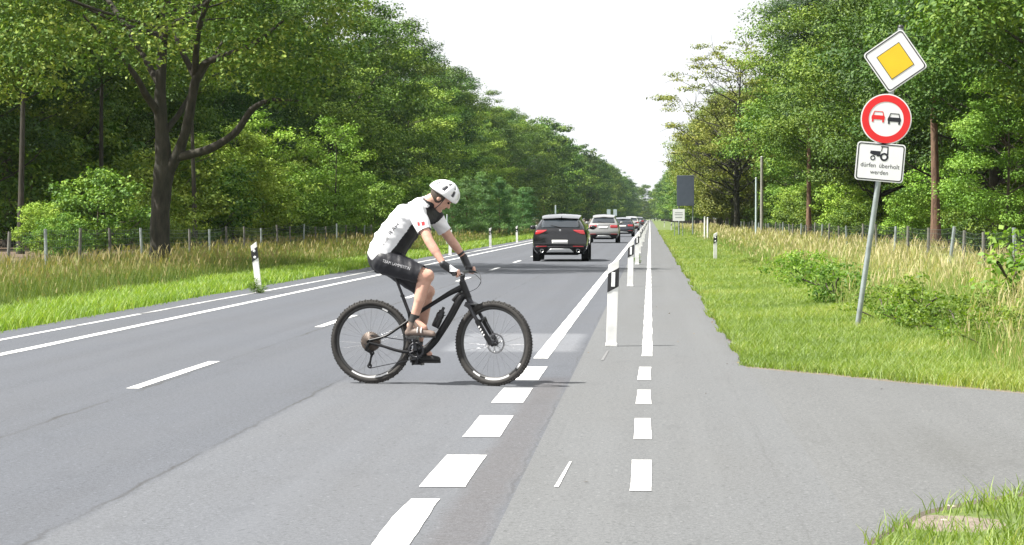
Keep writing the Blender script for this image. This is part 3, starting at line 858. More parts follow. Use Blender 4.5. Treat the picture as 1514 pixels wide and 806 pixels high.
# saplings and shrubs along the left wood edge
def shrub(kind, name, px, Y, s, label, cat='shrub', group=None, sz=None):
    return plant(kind, name, P(px, 322, Y)[0], Y, s, label, cat, group, sz)
shrub('sapling', 'sapling', 495, 128, 1.05, 'tall light green sapling left of the cyclist, tip highest', 'sapling')
shrub('sapling', 'sapling', 455, 132, .85, 'broad light green sapling behind the leaning post', 'sapling')
shrub('sapling', 'sapling', 345, 112, .9, 'light green sapling just right of the big oak trunk', 'sapling')
shrub('sapling', 'sapling', 305, 108, .8, 'leafy green sapling close beside the oak trunk', 'sapling')
shrub('sapling', 'sapling', 395, 122, 1.05, 'mid green bushy sapling between oak and leaning post', 'sapling')
shrub('bush', 'shrub', 555, 138, 1.0, 'round light green shrub behind the cyclist back', 'shrub')
shrub('bush', 'shrub', 60, 80, .55, 'low light green shrub in the shade near the fence at far left', 'shrub')
shrub('bush_dark', 'shrub', 90, 78, .5, 'low dark green shrub in the long grass left of the oak', 'shrub')
for px, Y, s in ((690, 170, 1.0), (712, 176, 1.1), (738, 186, 1.05), (752, 196, .95), (668, 166, .95), (772, 212, .95), (783, 230, 1.0), (645, 158, .9)):
    shrub('young_pine', 'young_pine', px, Y, s * 1.05, 'young blue green pine at the wood edge between cyclist and black car', 'young tree', 'young pines along the wood edge')
for i, Y in enumerate(np.arange(84, 330, 7.5)):
    x = -19.6 + rng.uniform(-1.4, 1.0)
    plant('bush_dark' if rng.random() < .6 else 'bush', 'shrub', x, Y + rng.uniform(-2, 2), rng.uniform(.8, 1.5), 'leafy shrub under the trees across the road', 'shrub', 'undergrowth shrubs across the road')
for i, Y in enumerate(np.arange(100, 240, 9)):
    plant('bush_dark', 'shrub', -25 + rng.uniform(-2, 2), Y + rng.uniform(-3, 3), rng.uniform(1.2, 2.0), 'leafy shrub under the trees across the road', 'shrub', 'undergrowth shrubs across the road')
for i, Y in enumerate(np.arange(86, 330, 8)):
    plant('bush_dark' if rng.random() < .6 else 'bush', 'shrub', 11.0 + rng.uniform(-1.2, 2.4), Y + rng.uniform(-2, 2), rng.uniform(.6, 1.2), 'leafy shrub under the trees beyond the wire fence', 'shrub', 'undergrowth shrubs beyond the fence')
for i, Y in enumerate(np.arange(110, 200, 8)):
    plant('bush_dark', 'shrub', 18 + rng.uniform(-2, 3), Y + rng.uniform(-3, 3), rng.uniform(1.2, 1.9), 'leafy shrub under the trees beyond the wire fence', 'shrub', 'undergrowth shrubs beyond the fence')

# leafy weeds and brambles in the right verge
m_weed = leaf_mat('weed_leaves', (0.06, 0.125, 0.014), (0.12, 0.22, 0.022), (0.24, 0.33, 0.05), .4)
proto('bramble', H=.62, base=.05, Rc=.6, tr=.012, nclu=60, per=26, L=.06, leafm=m_weed, barkm=bk_grey, nlimb=7, csize=.16, shape='tall')
proto('weed', H=.7, base=.08, Rc=.3, tr=.010, nclu=30, per=20, L=.062, leafm=m_weed, barkm=bk_grey, nlimb=6, csize=.13, shape='tall')
for px, py, kd, s, lb in ((1190, 425, 'bramble', 1.25, 'bushy bramble in the grass, largest one left of the sign pole'),
                          (1232, 452, 'bramble', 1.15, 'low dark bramble close to the left of the sign pole'),
                          (1165, 405, 'bramble', .8, 'small bramble farther back than the two left of the sign pole'),
                          (1108, 395, 'bramble', .5, 'tiny green clump in the grass right of the white post'),
                          (1312, 478, 'bramble', .85, 'low dark bramble just right of the sign pole foot'),
                          (1362, 492, 'weed', 1.1, 'upright leafy weed right of the low dark bramble'),
                          (1425, 505, 'bramble', .9, 'sprawling leafy weed with pale flowers near the side road'),
                          (1497, 478, 'weed', 1.9, 'tall light green weed at the right edge of the photo'),
                          (1475, 520, 'bramble', .8, 'leafy weed by the dirt margin at the right edge')):
    g_ = G(px, py)
    plant(kd, 'bramble_bush' if kd == 'bramble' else 'weed_plant', float(g_[0]), float(g_[1]), s, lb, 'plant')

# extra small weeds mixed through the front of the meadow
for i in range(22):
    X = rng.uniform(3.3, 6.2); Y = rng.uniform(26, 70)
    if abs(X / Y - .087) < .012: continue
    plant('weed' if rng.random() < .7 else 'bramble', 'weed_plant', X, Y, rng.uniform(.4, .85), 'small green weed standing among the meadow grass near the sign pole', 'plant', 'weeds in the front of the meadow')
# pale stones in the worn patch of the near verge
m_stone = pbr('pale_stone', (0.42, 0.36, 0.31), .85, 0, .25, 40, bumpd=.003)
for i, (px, py, r) in enumerate(((1404, 752, .045), (1347, 755, .022), (1330, 766, .02), (1352, 774, .018), (1328, 774, .016), (1396, 771, .03), (1255, 770, .012))):
    q = G(px, py, -.02); mb = MB(); mb.ball((0, 0, 0), (r, r * .7, r * .45), 10)
    mb.v = [(x * (1 + .15 * math.sin(9 * y / r + i)), y * (1 + .12 * math.sin(7 * x / r)), z) for x, y, z in mb.v]
    o = mb.build('stone', m_stone); o.location = tuple(q); o.rotation_euler = (0, 0, i)
    tag(o, 'largest pale stone in the worn soil of the near verge' if i == 0 else 'small pale stone in the worn soil of the near verge', 'stone', 'stones in the worn soil')

# ------------------------------------------------------------------ hero oak on the left
OY = 66.0
def O3(px, py, dy=0.0):
    return P(px, py, OY + dy)
oak_base = O3(237, 401); oak_base[2] = float(gz(oak_base[0], OY))
oak = empty('oak_tree', oak_base)
tag(oak, 'big dark oak with forked trunk standing in the long grass across the road', 'tree')
def limb(pts, r, n=10):
    pts = np.array(pts); k = len(pts)
    tt = np.linspace(0, 1, k); t2 = np.linspace(0, 1, (k - 1) * 4 + 1)
    q = np.stack([np.interp(t2, tt, pts[:, i]) for i in range(3)], -1)
    for _ in range(2): q[1:-1] = .25 * q[:-2] + .5 * q[1:-1] + .25 * q[2:]
    rr = np.interp(t2, np.linspace(0, 1, len(r)), r) * (1 + .05 * np.sin(np.arange(len(t2)) * 1.7))
    return np_tube(q - oak_base, rr, n)
op = [limb([O3(237, 406), O3(237, 385), O3(236, 340), O3(238, 290), O3(243, 255), O3(240, 205), O3(236, 150), O3(240, 70), O3(248, -20), O3(252, -140), O3(258, -260)],
           [.40, .31, .275, .27, .29, .20, .17, .13, .11, .09, .04], 14),
      limb([O3(243, 262), O3(262, 232, -.1), O3(278, 185, -.3), O3(288, 118, -.5), O3(302, 92, -.7), O3(335, 82, -1), O3(375, 66, -1.2), O3(420, 30, -1.5)], [.2, .16, .14, .13, .10, .09, .07, .03]),
      limb([O3(264, 232, -.1), O3(310, 222, -.6), O3(350, 197, -1), O3(372, 160, -1.4), O3(400, 146, -1.8), O3(450, 150, -2.2)], [.13, .12, .10, .09, .06, .02]),
      limb([O3(290, 116, -.5), O3(268, 75, -.2), O3(256, 45, 0), O3(262, -30, .2)], [.10, .08, .07, .04]),
      limb([O3(244, 195), O3(268, 165, .5), O3(287, 130, .8), O3(330, 60, 1.2)], [.09, .08, .06, .03]),
      limb([O3(237, 170), O3(215, 140, -.4), O3(205, 118, -.8), O3(170, 70, -1.4), O3(120, 20, -2)], [.12, .10, .08, .05, .03]),
      limb([O3(238, 130), O3(200, 60, 1), O3(140, -30, 2.5), O3(60, -90, 4)], [.10, .09, .06, .03]),
      limb([O3(288, 112, -.5), O3(292, 40, -1.5), O3(330, -60, -3), O3(400, -120, -4)], [.10, .08, .06, .03]),
      limb([O3(241, 60), O3(250, 40, -1), O3(300, 10, -3), O3(330, -20, -5)], [.09, .08, .06, .03])]
Cc, Ss = [], []
while len(Cc) < 620:
    t = rng.random(); a = rng.uniform(0, 2 * PI)
    prof = math.sin(PI * (.16 + .80 * t)) ** .5
    r = 7.4 * prof * (1 + .2 * math.sin(3 * a + 1 + 3 * t) + .12 * math.sin(5 * a + 2 * t)) * rng.random() ** .42
    c = np.array([.3 + r * math.cos(a), r * math.sin(a), 5.2 + 9.8 * t])
    # keep the window with the bare fork open
    if c[2] < 6.4 and math.hypot(c[0], c[1]) < 3.2: continue
    if c[0] > 5.4: continue
    if -2.0 < c[0] < 3.4 and c[1] < 1.5 and c[2] < 11 and rng.random() < .6: continue
    Cc.append(c); Ss.append(rng.uniform(.5, 1.15))
for (px, py, dy, s) in ((150, 60, -4, 1.0), (175, 85, -4, .8), (120, 95, -4, .7), (90, 70, -4.5, .8), (60, 110, -4.5, .7), (200, 55, -3.5, .7), (30, 90, -4, .8), (420, 130, -2, .6), (455, 140, -2.3, .6), (400, 100, -2, .7),
                        (340, 60, -1, .6), (370, 45, -1.5, .7), (470, 100, -2, .8), (500, 80, -2, .8),
                        (385, 138, -1.8, .6), (408, 150, -2, .6), (432, 128, -1.6, .75), (448, 152, -2.4, .55), (470, 138, -2.2, .7), (425, 105, -1.2, .8), (490, 120, -2.2, .7), (372, 118, -1.4, .55), (520, 60, -2, .7), (355, 90, -1, .6)):
    Cc.append(O3(px, py, dy) - oak_base); Ss.append(s)
for q in range(44):                     # low skirts of foliage on the side towards the road and towards the left
    a = rng.uniform(PI * .8, PI * 1.3); r = rng.uniform(3.2, 6.8)
    Cc.append(np.array([r * math.cos(a), r * math.sin(a), rng.uniform(4.9, 7.2)])); Ss.append(rng.uniform(.45, .9))
Cc = np.array(Cc); Ss = np.array(Ss)
for i in rng.permutation(540)[:46]:
    c = Cc[i]; z0_ = max(rng.uniform(6.4, 9.5), c[2] - 1.2 - .35 * math.hypot(c[0], c[1]))
    if c[2] < z0_ - .4: continue
    p0 = np.array([.05 * rng.normal(), 0, z0_])
    op.append(np_tube(bez(p0, (p0 + c) / 2 + rng.normal(0, .5, 3) + np.array([0, 0, -.3]), c, 6), np.linspace(.055, .010, 6), 5))
Vt, Ft = join(op)
link('trunk', np_mesh('oak_trunk', Vt, Ft, bk_dark, smooth=True), oak)
V, F, T = leaves_at(Cc, Ss, np.maximum(5, 150 * Ss ** 1.6).astype(int), .145, .6)
link('crown', np_mesh('oak_crown', V, F, lm_oak, T), oak)

# ------------------------------------------------------------------ fences
m_wood = bark_mat('weathered_wood', (0.09, 0.085, 0.075), (0.22, 0.21, 0.19), 9)
m_steel = pbr('galvanised_steel', (0.32, 0.36, 0.36), .5, .6, .25, 6)
m_wire = pbr('wire_green_grey', (0.10, 0.13, 0.12), .5, .5, .15, 20)
def fence(name, X, Ys, hgt, label, leans=None, thick=.05):
    f = empty(name, (X, Ys[0], float(gz(X, Ys[0]))))
    tag(f, label, 'fence')
    tops = []
    for i, Y in enumerate(Ys):
        mb = MB(); ln = (leans or {}).get(i, rng.uniform(-.05, .05))
        h = hgt * rng.uniform(.93, 1.08)
        x = rng.uniform(-.08, .08)
        b = np.array([x, Y - Ys[0], -.1]); t = b + np.array([ln * h, rng.uniform(-.04, .04), h + .1])
        mb.tube([b, (b + t) / 2, t], [thick, thick * .96, thick * .9], 8)
        mb.build('post', m_steel if i % 3 == 1 else m_wood, f)
        tops.append((b, t))
    mb = MB()
    for (b0, t0), (b1, t1) in zip(tops[:-1], tops[1:]):
        for fr in (.16, .3, .45, .6, .75, .88, .97):
            p, q = b0 + (t0 - b0) * fr, b1 + (t1 - b1) * fr
            md = (p + q) / 2 + np.array([0, 0, -.035])
            mb.tube([p, md, q], .0032, 4, cap=False)
        L_ = np.linalg.norm(b1 - b0); nv = int(L_ / .22)
        if b0[1] + Ys[0] < 170:
            for j in range(1, nv):
                s = j / nv
                p, q = b0 + (b1 - b0) * s, t0 + (t1 - t0) * s
                mb.tube([p + (q - p) * .12, p + (q - p) * .95], .002, 4, cap=False)
    mb.build('wire_mesh', m_wire, f)
    return f
ysr = [45, 50, 54, 57.5, 60.3, 65, 70, 75, 80, 86, 91, 96]
ysr += list(np.arange(101, 240, 5.0))
fence('wire_fence', 7.6, ysr, 1.13, 'wire mesh fence with weathered posts behind the straw coloured grass', {4: .12}, .045)
fence('wire_fence', -16.0, list(np.arange(58, 260, 3.9)), 1.05, 'wire fence with grey wooden posts under the trees across the road', None, .045)

# ------------------------------------------------------------------ delineator posts
m_pw = pbr('white_plastic', (0.74, 0.74, 0.72), .45, 0, .13, 7)
m_pb = pbr('black_plastic', (0.02, 0.02, 0.022), .45, 0, .2, 8)
m_ref = pbr('white_reflector', (0.85, 0.86, 0.86), .25, 0, .04, 40, coat=.5)
m_foot = pbr('grey_rubber', (0.10, 0.10, 0.10), .8)
def delineator_proto(round_ref):
    e = empty('delineator_post')
    hw, H = .06, 1.0
    sec = [(-hw, -.045), (hw, -.045), (hw, -.01), (.02, .055), (-.02, .055), (-hw, -.01)]     # blunt triangular profile, flat face to the traffic
    slant = .07
    def zt(x, z): return z + slant * (x / (2 * hw) + .5) * (1 if z > .3 else 0)
    mb = MB(); k = len(sec)
    for z0, z1 in ((0.035, .93),):
        mb.add([(x, y, z0) for x, y in sec] + [(x, y, zt(x, z1)) for x, y in sec],
               [tuple(range(k))[::-1], tuple(range(k, 2 * k))] + [(i, (i + 1) % k, k + (i + 1) % k, k + i) for i in range(k)])
    mb.build('body', m_pw, e, .004)
    o = .004
    s2 = [(x * (1 + o / hw), y + (-o if y < 0 else o) ) for x, y in sec]
    b0, b1 = .63, .845
    mb = MB(); mb.add([(x, y, zt(x, b0) - slant * .2) for x, y in s2] + [(x, y, zt(x, b1) - slant * .2) for x, y in s2],
           [tuple(range(k))[::-1], tuple(range(k, 2 * k))] + [(i, (i + 1) % k, k + (i + 1) % k, k + i) for i in range(k)])
    mb.build('black_band', m_pb, e)
    if round_ref:
        for z in (.70, .825):
            mb = MB(); mb.lathe([(0.0, -.058), (.024, -.058), (.027, -.05)], (0, 0, z), 'y', 16)
            mb.build('reflector', m_ref, e)
    else:
        mb = MB(); mb.box((0.0, -.052, .765), (.042, .008, .165)); mb.build('reflector', m_ref, e, .003)
    mb = MB(); mb.box((0, .003, .018), (.135, .12, .036)); mb.build('foot', m_pw, e, .006)
    return e
dr = delineator_proto(False); dl = delineator_proto(True)
ordn = ['nearest', 'second', 'third', 'fourth', 'fifth', 'sixth', 'seventh', 'eighth']
GR = 'delineator posts on the strip beside the cycle path'
for i in range(18):
    Y = 27.1 + 23.6 * i
    e = dr if i == 0 else copy_tree(dr)
    e.location = (-0.43 + .02 * rng.normal(), Y, 0); e.rotation_euler = (rng.uniform(-.01, .01), .03 if i == 0 else rng.uniform(-.01, .045), 0)
    if i == 0: lb = 'white delineator post with black band and tall reflector, nearest beside the cycle path'
    elif i < 8: lb = f'white black banded delineator post, {ordn[i]} from the camera in the cycle path row'
    else: lb = 'tiny far white delineator post in the row along the cycle path'
    tag(e, lb, 'delineator post', GR)
GLF = 'delineator posts along the opposite road edge'
for i in range(14):
    Y = 45.9 + 23.5 * i
    e = dl if i == 0 else copy_tree(dl)
    e.location = (-7.62 if i == 0 else -7.85, Y, 0)
    e.rotation_euler = (0, R(-6.5) if i == 0 else rng.uniform(-.03, .03), rng.uniform(-.1, .1))
    if i == 0: lb = 'leaning white delineator post with round reflectors and weeds at its foot across the road'
    elif i < 6: lb = f'upright white delineator post, {ordn[i]} of the row across the road'
    else: lb = 'tiny far delineator post in the row across the road'
    tag(e, lb, 'delineator post', GLF)
GG = 'delineator posts in the grass beside the cycle path'
for i, (Y, X) in enumerate(((80.4, 2.2), (255, 2.3), (380, 2.3))):
    e = copy_tree(dl); e.location = (X, Y, float(gz(X, Y)) - .01); e.rotation_euler = (0, .01, .1)
    tag(e, ('white delineator post with black band standing in the right hand grass verge' if i == 0 else
            'small pale delineator post in the grass below the dark board' if i == 1 else 'tiny delineator post in the grass farther off than the dark board'), 'delineator post', GG)
# weeds at the leaning post's foot
wd_ = plant('weed', 'weed_plant', -7.70, 45.72, .42, 'green weed tuft growing at the foot of the leaning post', 'plant')
wd_.location.z = 0.0
wd2 = plant('bramble', 'weed_plant', -7.58, 45.75, .25, 'low flat weed on the asphalt by the leaning post', 'plant')
wd2.location.z = 0.0
wd3 = plant('weed', 'weed_plant', -.40, 74.3 + .3, .45, 'green weed tuft at the foot of the third post by the cycle path', 'plant')
wd3.location.z = 0.0

# ------------------------------------------------------------------ text helper
def text_pts(s, size, align='CENTER'):
    cu = bpy.data.curves.new('lettering', 'FONT'); cu.body = s; cu.size = size; cu.align_x = align; cu.resolution_u = 3
    ob = bpy.data.objects.new('lettering', cu); COL.objects.link(ob)
    dg = bpy.context.evaluated_depsgraph_get()
    me = bpy.data.meshes.new_from_object(ob.evaluated_get(dg))
    v = np.array([tuple(x.co) for x in me.vertices]); f = [tuple(p.vertices) for p in me.polygons]
    bpy.data.objects.remove(ob); bpy.data.meshes.remove(me); bpy.data.curves.remove(cu)
    return v, f

# ------------------------------------------------------------------ road sign (diamond, no overtaking, tractor panel)
m_sw = pbr('sign_white', (0.78, 0.78, 0.80), .35, 0, .03, 5)
m_sy = pbr('sign_yellow', (0.80, 0.52, 0.02), .35, 0, .05, 5)
m_sr = pbr('sign_red', (0.70, 0.018, 0.02), .35, 0, .06, 5)
m_sk = pbr('sign_black', (0.012, 0.013, 0.02), .4, 0, .1, 5)
m_alu = pbr('sign_back_grey', (0.33, 0.34, 0.34), .5, .5, .12, 6)
sb = G(1267, 484); SY = float(sb[1])
sg = empty('traffic_sign', (float(sb[0]), SY, float(gz(sb[0], SY)) - .02))
sg.rotation_euler = (0, R(8.0), 0)
tag(sg, 'leaning sign pole with yellow diamond, red ringed no overtaking disc and tractor panel', 'road sign')
MPP = SY / FPX                       # metres per photo pixel here
mb = MB(); mb.tube([(0, 0, -.3), (0, 0, 2.0), (0, 0, 4.08)], .036, 16); mb.build('pole', m_steel, sg)
mb = MB(); mb.lathe([(.039, 4.07), (.039, 4.10), (.02, 4.115), (0, 4.116)], (0, 0, 0), 'z', 14); mb.build('pole_cap', m_pb, sg)
def rr(w_, h_, r_, n_=5):
    o = []
    for cx, cy, a0 in ((w_ / 2 - r_, h_ / 2 - r_, 0), (-w_ / 2 + r_, h_ / 2 - r_, 90), (-w_ / 2 + r_, -h_ / 2 + r_, 180), (w_ / 2 - r_, -h_ / 2 + r_, 270)):
        for i in range(n_): 
            a = R(a0 + 90 * i / (n_ - 1)); o.append((cx + r_ * math.cos(a), cy + r_ * math.sin(a)))
    return o
def plate(name, zc, rot, outline, parent, mat, y0, y1, xc=0.0, mback=None):
    ca, sa = math.cos(rot), math.sin(rot)
    mb = MB(); mb.prism(outline, y0, y1, lambda x, z, y: (xc + x * ca + z * sa, y, zc - x * sa + z * ca))
    return mb.build(name, mat, parent)
def ring(name, zc, rot, o_out, o_in, parent, mat, y0, y1, xc=0.0):
    ca, sa = math.cos(rot), math.sin(rot); k = len(o_out)
    fn = lambda x, z, y: (xc + x * ca + z * sa, y, zc - x * sa + z * ca)
    mb = MB()
    vs = [fn(x, z, y0) for x, z in o_out] + [fn(x, z, y0) for x, z in o_in] + [fn(x, z, y1) for x, z in o_out] + [fn(x, z, y1) for x, z in o_in]
    fs = []
    for i in range(k):
        j = (i + 1) % k
        fs += [(i, k + i, k + j, j), (2 * k + i, 2 * k + j, 3 * k + j, 3 * k + i), (i, j, 2 * k + j, 2 * k + i), (k + i, 3 * k + i, 3 * k + j, k + j)]
    mb.add(vs, fs); return mb.build(name, mat, parent)
def circ(r, n_=56): return [(r * math.cos(2 * PI * i / n_), r * math.sin(2 * PI * i / n_)) for i in range(n_)]
def slen(px, py): return math.hypot(px - 1267, py - 484) * MPP
def xoff(px, py):                     # sideways offset from the leaning pole axis
    dx, dz = (px - 1267) * MPP, (484 - py) * MPP
    return dx * math.cos(R(8)) - dz * math.sin(R(8)), dx * math.sin(R(8)) + dz * math.cos(R(8))
# diamond
dx_, dz_ = xoff(1321, 90.5)
drot = R(45 + 2.5)
side = .625
pd = plate('priority_panel', dz_, drot, rr(side, side, .05), sg, m_sw, -.046, -.040, dx_)
ring('border', dz_, drot, rr(side - .03, side - .03, .042), rr(side - .058, side - .058, .035), pd, m_sk, -.0485, -.0462, dx_)
plate('yellow_diamond', dz_, drot, rr(.345, .345, .004), pd, m_sy, -.0492, -.0462, dx_)
ring('diamond_outline', dz_, drot, rr(.362, .362, .004), rr(.346, .346, .004), pd, m_sk, -.0490, -.0462, dx_)
plate('back_plate', dz_, drot, rr(side, side, .05), pd, m_alu, -.0395, -.037, dx_)
# disc
cx_, cz_ = xoff(1308, 175.5)
pc = plate('no_overtaking_disc', cz_, 0, circ(.338), sg, m_sw, -.046, -.040, cx_)
ring('red_ring', cz_, 0, circ(.322), circ(.232), pc, m_sr, -.049, -.0462, cx_)
plate('back_plate', cz_, 0, circ(.338), pc, m_alu, -.0395, -.037, cx_)
def car_symbol(xc, zc, s, rot):
    ca, sa = math.cos(rot), math.sin(rot)
    fn = lambda x, z, y: (cx_ + xc + (x * ca + z * sa) * s, y, zc + (-x * sa + z * ca) * s)
    mb = MB()
    mb.prism([(-.5, -.16), (.5, -.16), (.52, .0), (.48, .15), (.40, .17), (-.40, .17), (-.48, .15), (-.52, .0)], -.049, -.0462, fn)
    for q in (-.40, .40): mb.prism([(q - .07, -.36), (q + .07, -.36), (q + .07, -.165), (q - .07, -.165)], -.049, -.0462, fn)
    for q in (-1, 1): mb.prism([(q * .44, .175), (q * .36, .175), (q * .30, .43), (q * .36, .43)][:: q], -.049, -.0462, fn)
    mb.prism([(-.36, .435), (.36, .435), (.34, .49), (-.34, .49)], -.049, -.0462, fn)
    return mb
rs = R(-3.5)
car_symbol(-.108, cz_ + .008, .172, rs).build('red_car_symbol', m_sr, pc)
car_symbol(.108, cz_ - .002 + .008, .172, rs).build('black_car_symbol', m_sk, pc)
# tractor panel
tx_, tz_ = xoff(1299.5, 238.5)
prt = R(-3.0)
pt = plate('supplementary_panel', tz_, prt, rr(.645, .515, .045), sg, m_sw, -.046, -.040, tx_)
ring('border', tz_, prt, rr(.615, .485, .036), rr(.588, .458, .028), pt, m_sk, -.0485, -.0462, tx_)
plate('back_plate', tz_, prt, rr(.645, .515, .045), pt, m_alu, -.0395, -.037, tx_)
cp, sp_ = math.cos(prt), math.sin(prt)
pfn = lambda x, z, y: (tx_ + x * cp + z * sp_, y, tz_ - x * sp_ + z * cp)
mb = MB()
T0 = lambda x, z, y: pfn(x - .005, z + .095, y)
mb.prism([(-.14, .015), (-.135, .05), (.0, .05), (.0, -.02), (-.05, -.02), (-.05, -.005), (-.08, -.01)], -.0485, -.0462, T0)
mb.prism([(0.002, .051), (.012, .051), (.022, .105), (.012, .105)], -.0485, -.0462, T0)
mb.prism([(.0, .1065), (.098, .1065), (.098, .121), (.0, .121)], -.0485, -.0462, T0)
mb.prism([(.085, .012), (.104, .012), (.098, .105), (.085, .105)], -.0485, -.0462, T0)
def arc_ring(c, r0, r1):
    k = 24; 
    for i in range(k):
        a, b = 2 * PI * i / k, 2 * PI * (i + 1) / k
        mb.prism([(c[0] + r0 * math.cos(a), c[1] + r0 * math.sin(a)), (c[0] + r1 * math.cos(a), c[1] + r1 * math.sin(a)),
                  (c[0] + r1 * math.cos(b), c[1] + r1 * math.sin(b)), (c[0] + r0 * math.cos(b), c[1] + r0 * math.sin(b))], -.0485, -.0462, T0)
arc_ring((.052, -.022), .030, .056)
arc_ring((-.098, -.045), .020, .034)
mb.build('tractor_symbol', m_sk, pt)
for txt, zz, xx in (('dürfen', -.075, -.155), ('überholt', -.075, .125), ('werden', -.165, 0)):
    v, f = text_pts(txt, .086)
    v[:, 0] = v[:, 0] * .92 + xx
    mb = MB(); mb.add([pfn(x, z + zz, -.0475) for x, z, _ in v], [t for t in f])
    mb.build('lettering', m_sk, pt)
mb = MB()
for zc in (dz_ - .2, dz_ + .15, cz_ - .15, cz_ + .12, tz_ - .14, tz_ + .14):
    mb.box((0, -.012, zc), (.12, .05, .03))
mb.build('clamp', m_steel, sg)

# ------------------------------------------------------------------ dark board and white sign farther off, thin poles
m_board = pbr('dark_board_face', (0.075, 0.09, 0.125), .45, 0, .12, 3)
m_print = pbr('faded_print', (0.35, 0.36, 0.38), .6)
BY = 190.0
def at(px, py): return P(px, py, BY)
bd = empty('display_board', tuple(at(1019, 322)[:1]) + (BY, 0.08))
b0 = np.array(bd.location)
tag(bd, 'large blank dark grey board on two posts beside the cycle path', 'board')
c = at(1013.5, 282) - b0
mb = MB(); mb.box(c, (25.5 * BY / FPX, .16, 45 * BY / FPX)); mb.build('panel', m_board, bd, .02)
mb = MB(); mb.box(c + np.array([0, .1, 0]), (20 * BY / FPX, .1, 38 * BY / FPX)); mb.build('housing', m_alu, bd, .02)
for px in (1004, 1024.5):
    x = at(px, 282)[0] - b0[0]
    mb = MB(); mb.tube([(x, .14, -.2), (x, .14, at(px, 262)[2] - b0[2])], .065, 10); mb.build('post', m_steel, bd)
WY = 176.0
ws = empty('information_sign', (P(1003.5, 320, WY)[0], WY, .08)); w0 = np.array(ws.location)
tag(ws, 'small white sign with grey print in front of the dark board', 'sign')
c = P(1003.5, 318, WY) - w0
s_ = WY / FPX
mb = MB(); mb.box(c, (17.5 * s_, .03, 17.5 * s_)); pn = mb.build('panel', m_sw, ws, .004)
for dz, w_ in ((3.5, 11), (.5, 12), (-3.5, 10)):
    mb = MB(); mb.box(c + np.array([0, -.018, dz * s_]), (w_ * s_, .004, 1.3 * s_)); mb.build('printed_line', m_print, pn)
for q in (-6, 6):
    mb = MB(); mb.tube([(q * s_, .05, -.2), (q * s_, .05, c[2] + 6 * s_)], .03, 8); mb.build('post', m_steel, ws)
m_pale = pbr('pale_blue_grey_paint', (0.42, 0.50, 0.52), .5)
m_pole = bark_mat('grey_wood_pole', (0.2, 0.19, 0.17), (0.36, 0.34, 0.31), 8)
def pole(name, px, py_top, Y, r, mat, label, cat='pole'):
    t = P(px, py_top, Y); z0 = float(gz(t[0], Y))
    e = empty(name, (t[0], Y, z0)); tag(e, label, cat)
    mb = MB(); mb.tube([(0, 0, -.2), (0, 0, (t[2] - z0) * .5), (0, 0, t[2] - z0)], [r * 1.1, r, r * .9], 12); mb.build('shaft', mat, e)
    mb = MB(); mb.lathe([(r * 1.05, t[2] - z0 - .02), (r * 1.05, t[2] - z0 + .01), (0, t[2] - z0 + .04)], (0, 0, 0), 'z', 12); mb.build('cap', m_alu, e)
pole('utility_pole', 1126.5, 232, 150, .10, m_pole, 'tall grey wooden pole among the trees right of the dark board')
pole('thin_pole', 1118, 263, 132, .055, m_pale, 'shorter pale metal pole just left of the wooden pole')
pole('thin_pole', 661, 318, 118, .04, m_pale, 'thin pale pole in the grass behind the cyclist arm')
pole('thin_pole', 821.5, 304, 260, .09, m_pale, 'slim pale pole rising beyond the roof of the black car')
pole('marker_stake', 1042, 321, 150, .055, m_pw, 'left one of two white stakes in the straw grass behind the right post', 'stake')
pole('marker_stake', 1046.5, 322, 146, .06, m_pw, 'right one of two white stakes in the straw grass behind the right post', 'stake')
for i, (px, lb) in enumerate(((900, 'pale back of a road sign, left one of the pair above the cars'), (909.5, 'pale back of a road sign, right one of the pair above the cars'))):
    Y = 330 + 4 * i
    t = P(px, 314.5, Y); sc = Y / FPX
    e = empty('road_sign', (t[0], Y, 0)); tag(e, lb, 'road sign', 'road signs seen from behind')
    mb = MB(); mb.box((0, 0, t[2]), (5.2 * sc, .03, 9.5 * sc)); mb.build('panel', m_pale, e, .01)
    mb = MB(); mb.tube([(0, .06, -.2), (0, .06, t[2] + 4 * sc)], .04, 8); mb.build('pole', m_steel, e)

# ------------------------------------------------------------------ cars
m_tyre = pbr('tyre_rubber', (0.018, 0.018, 0.018), .85, 0, .2, 20)
m_rim = pbr('rim_alloy', (0.35, 0.35, 0.36), .35, .9)
m_glass = pbr('dark_car_glass', (0.02, 0.026, 0.032), .06, 0, .05, 4, coat=.6)
m_red = pbr('tail_lamp_red', (0.30, 0.008, 0.011), .18, 0, .1, 10, coat=1.0)
m_chrome = pbr('bright_metal', (0.62, 0.62, 0.62), .22, .9, .06)
m_trim = pbr('black_trim', (0.009, 0.009, 0.010), .6, spec=.3)
m_plate = pbr('plate_white', (0.72, 0.72, 0.70), .4, 0, .04)
m_skid = pbr('satin_silver', (0.58, 0.59, 0.60), .38, .0, .06)
def catmull(Pm, us):
    """smooth interpolation along axis 0"""
    k = len(Pm); out = []
    for u in us:
        i = min(int(u), k - 2); t = u - i
        p0, p1, p2, p3 = Pm[max(i - 1, 0)], Pm[i], Pm[i + 1], Pm[min(i + 2, k - 1)]
        out.append(.5 * ((2 * p1) + (-p0 + p2) * t + (2 * p0 - 5 * p1 + 4 * p2 - p3) * t * t + (-p0 + 3 * p1 - 3 * p2 + p3) * t ** 3))
    return np.array(out)
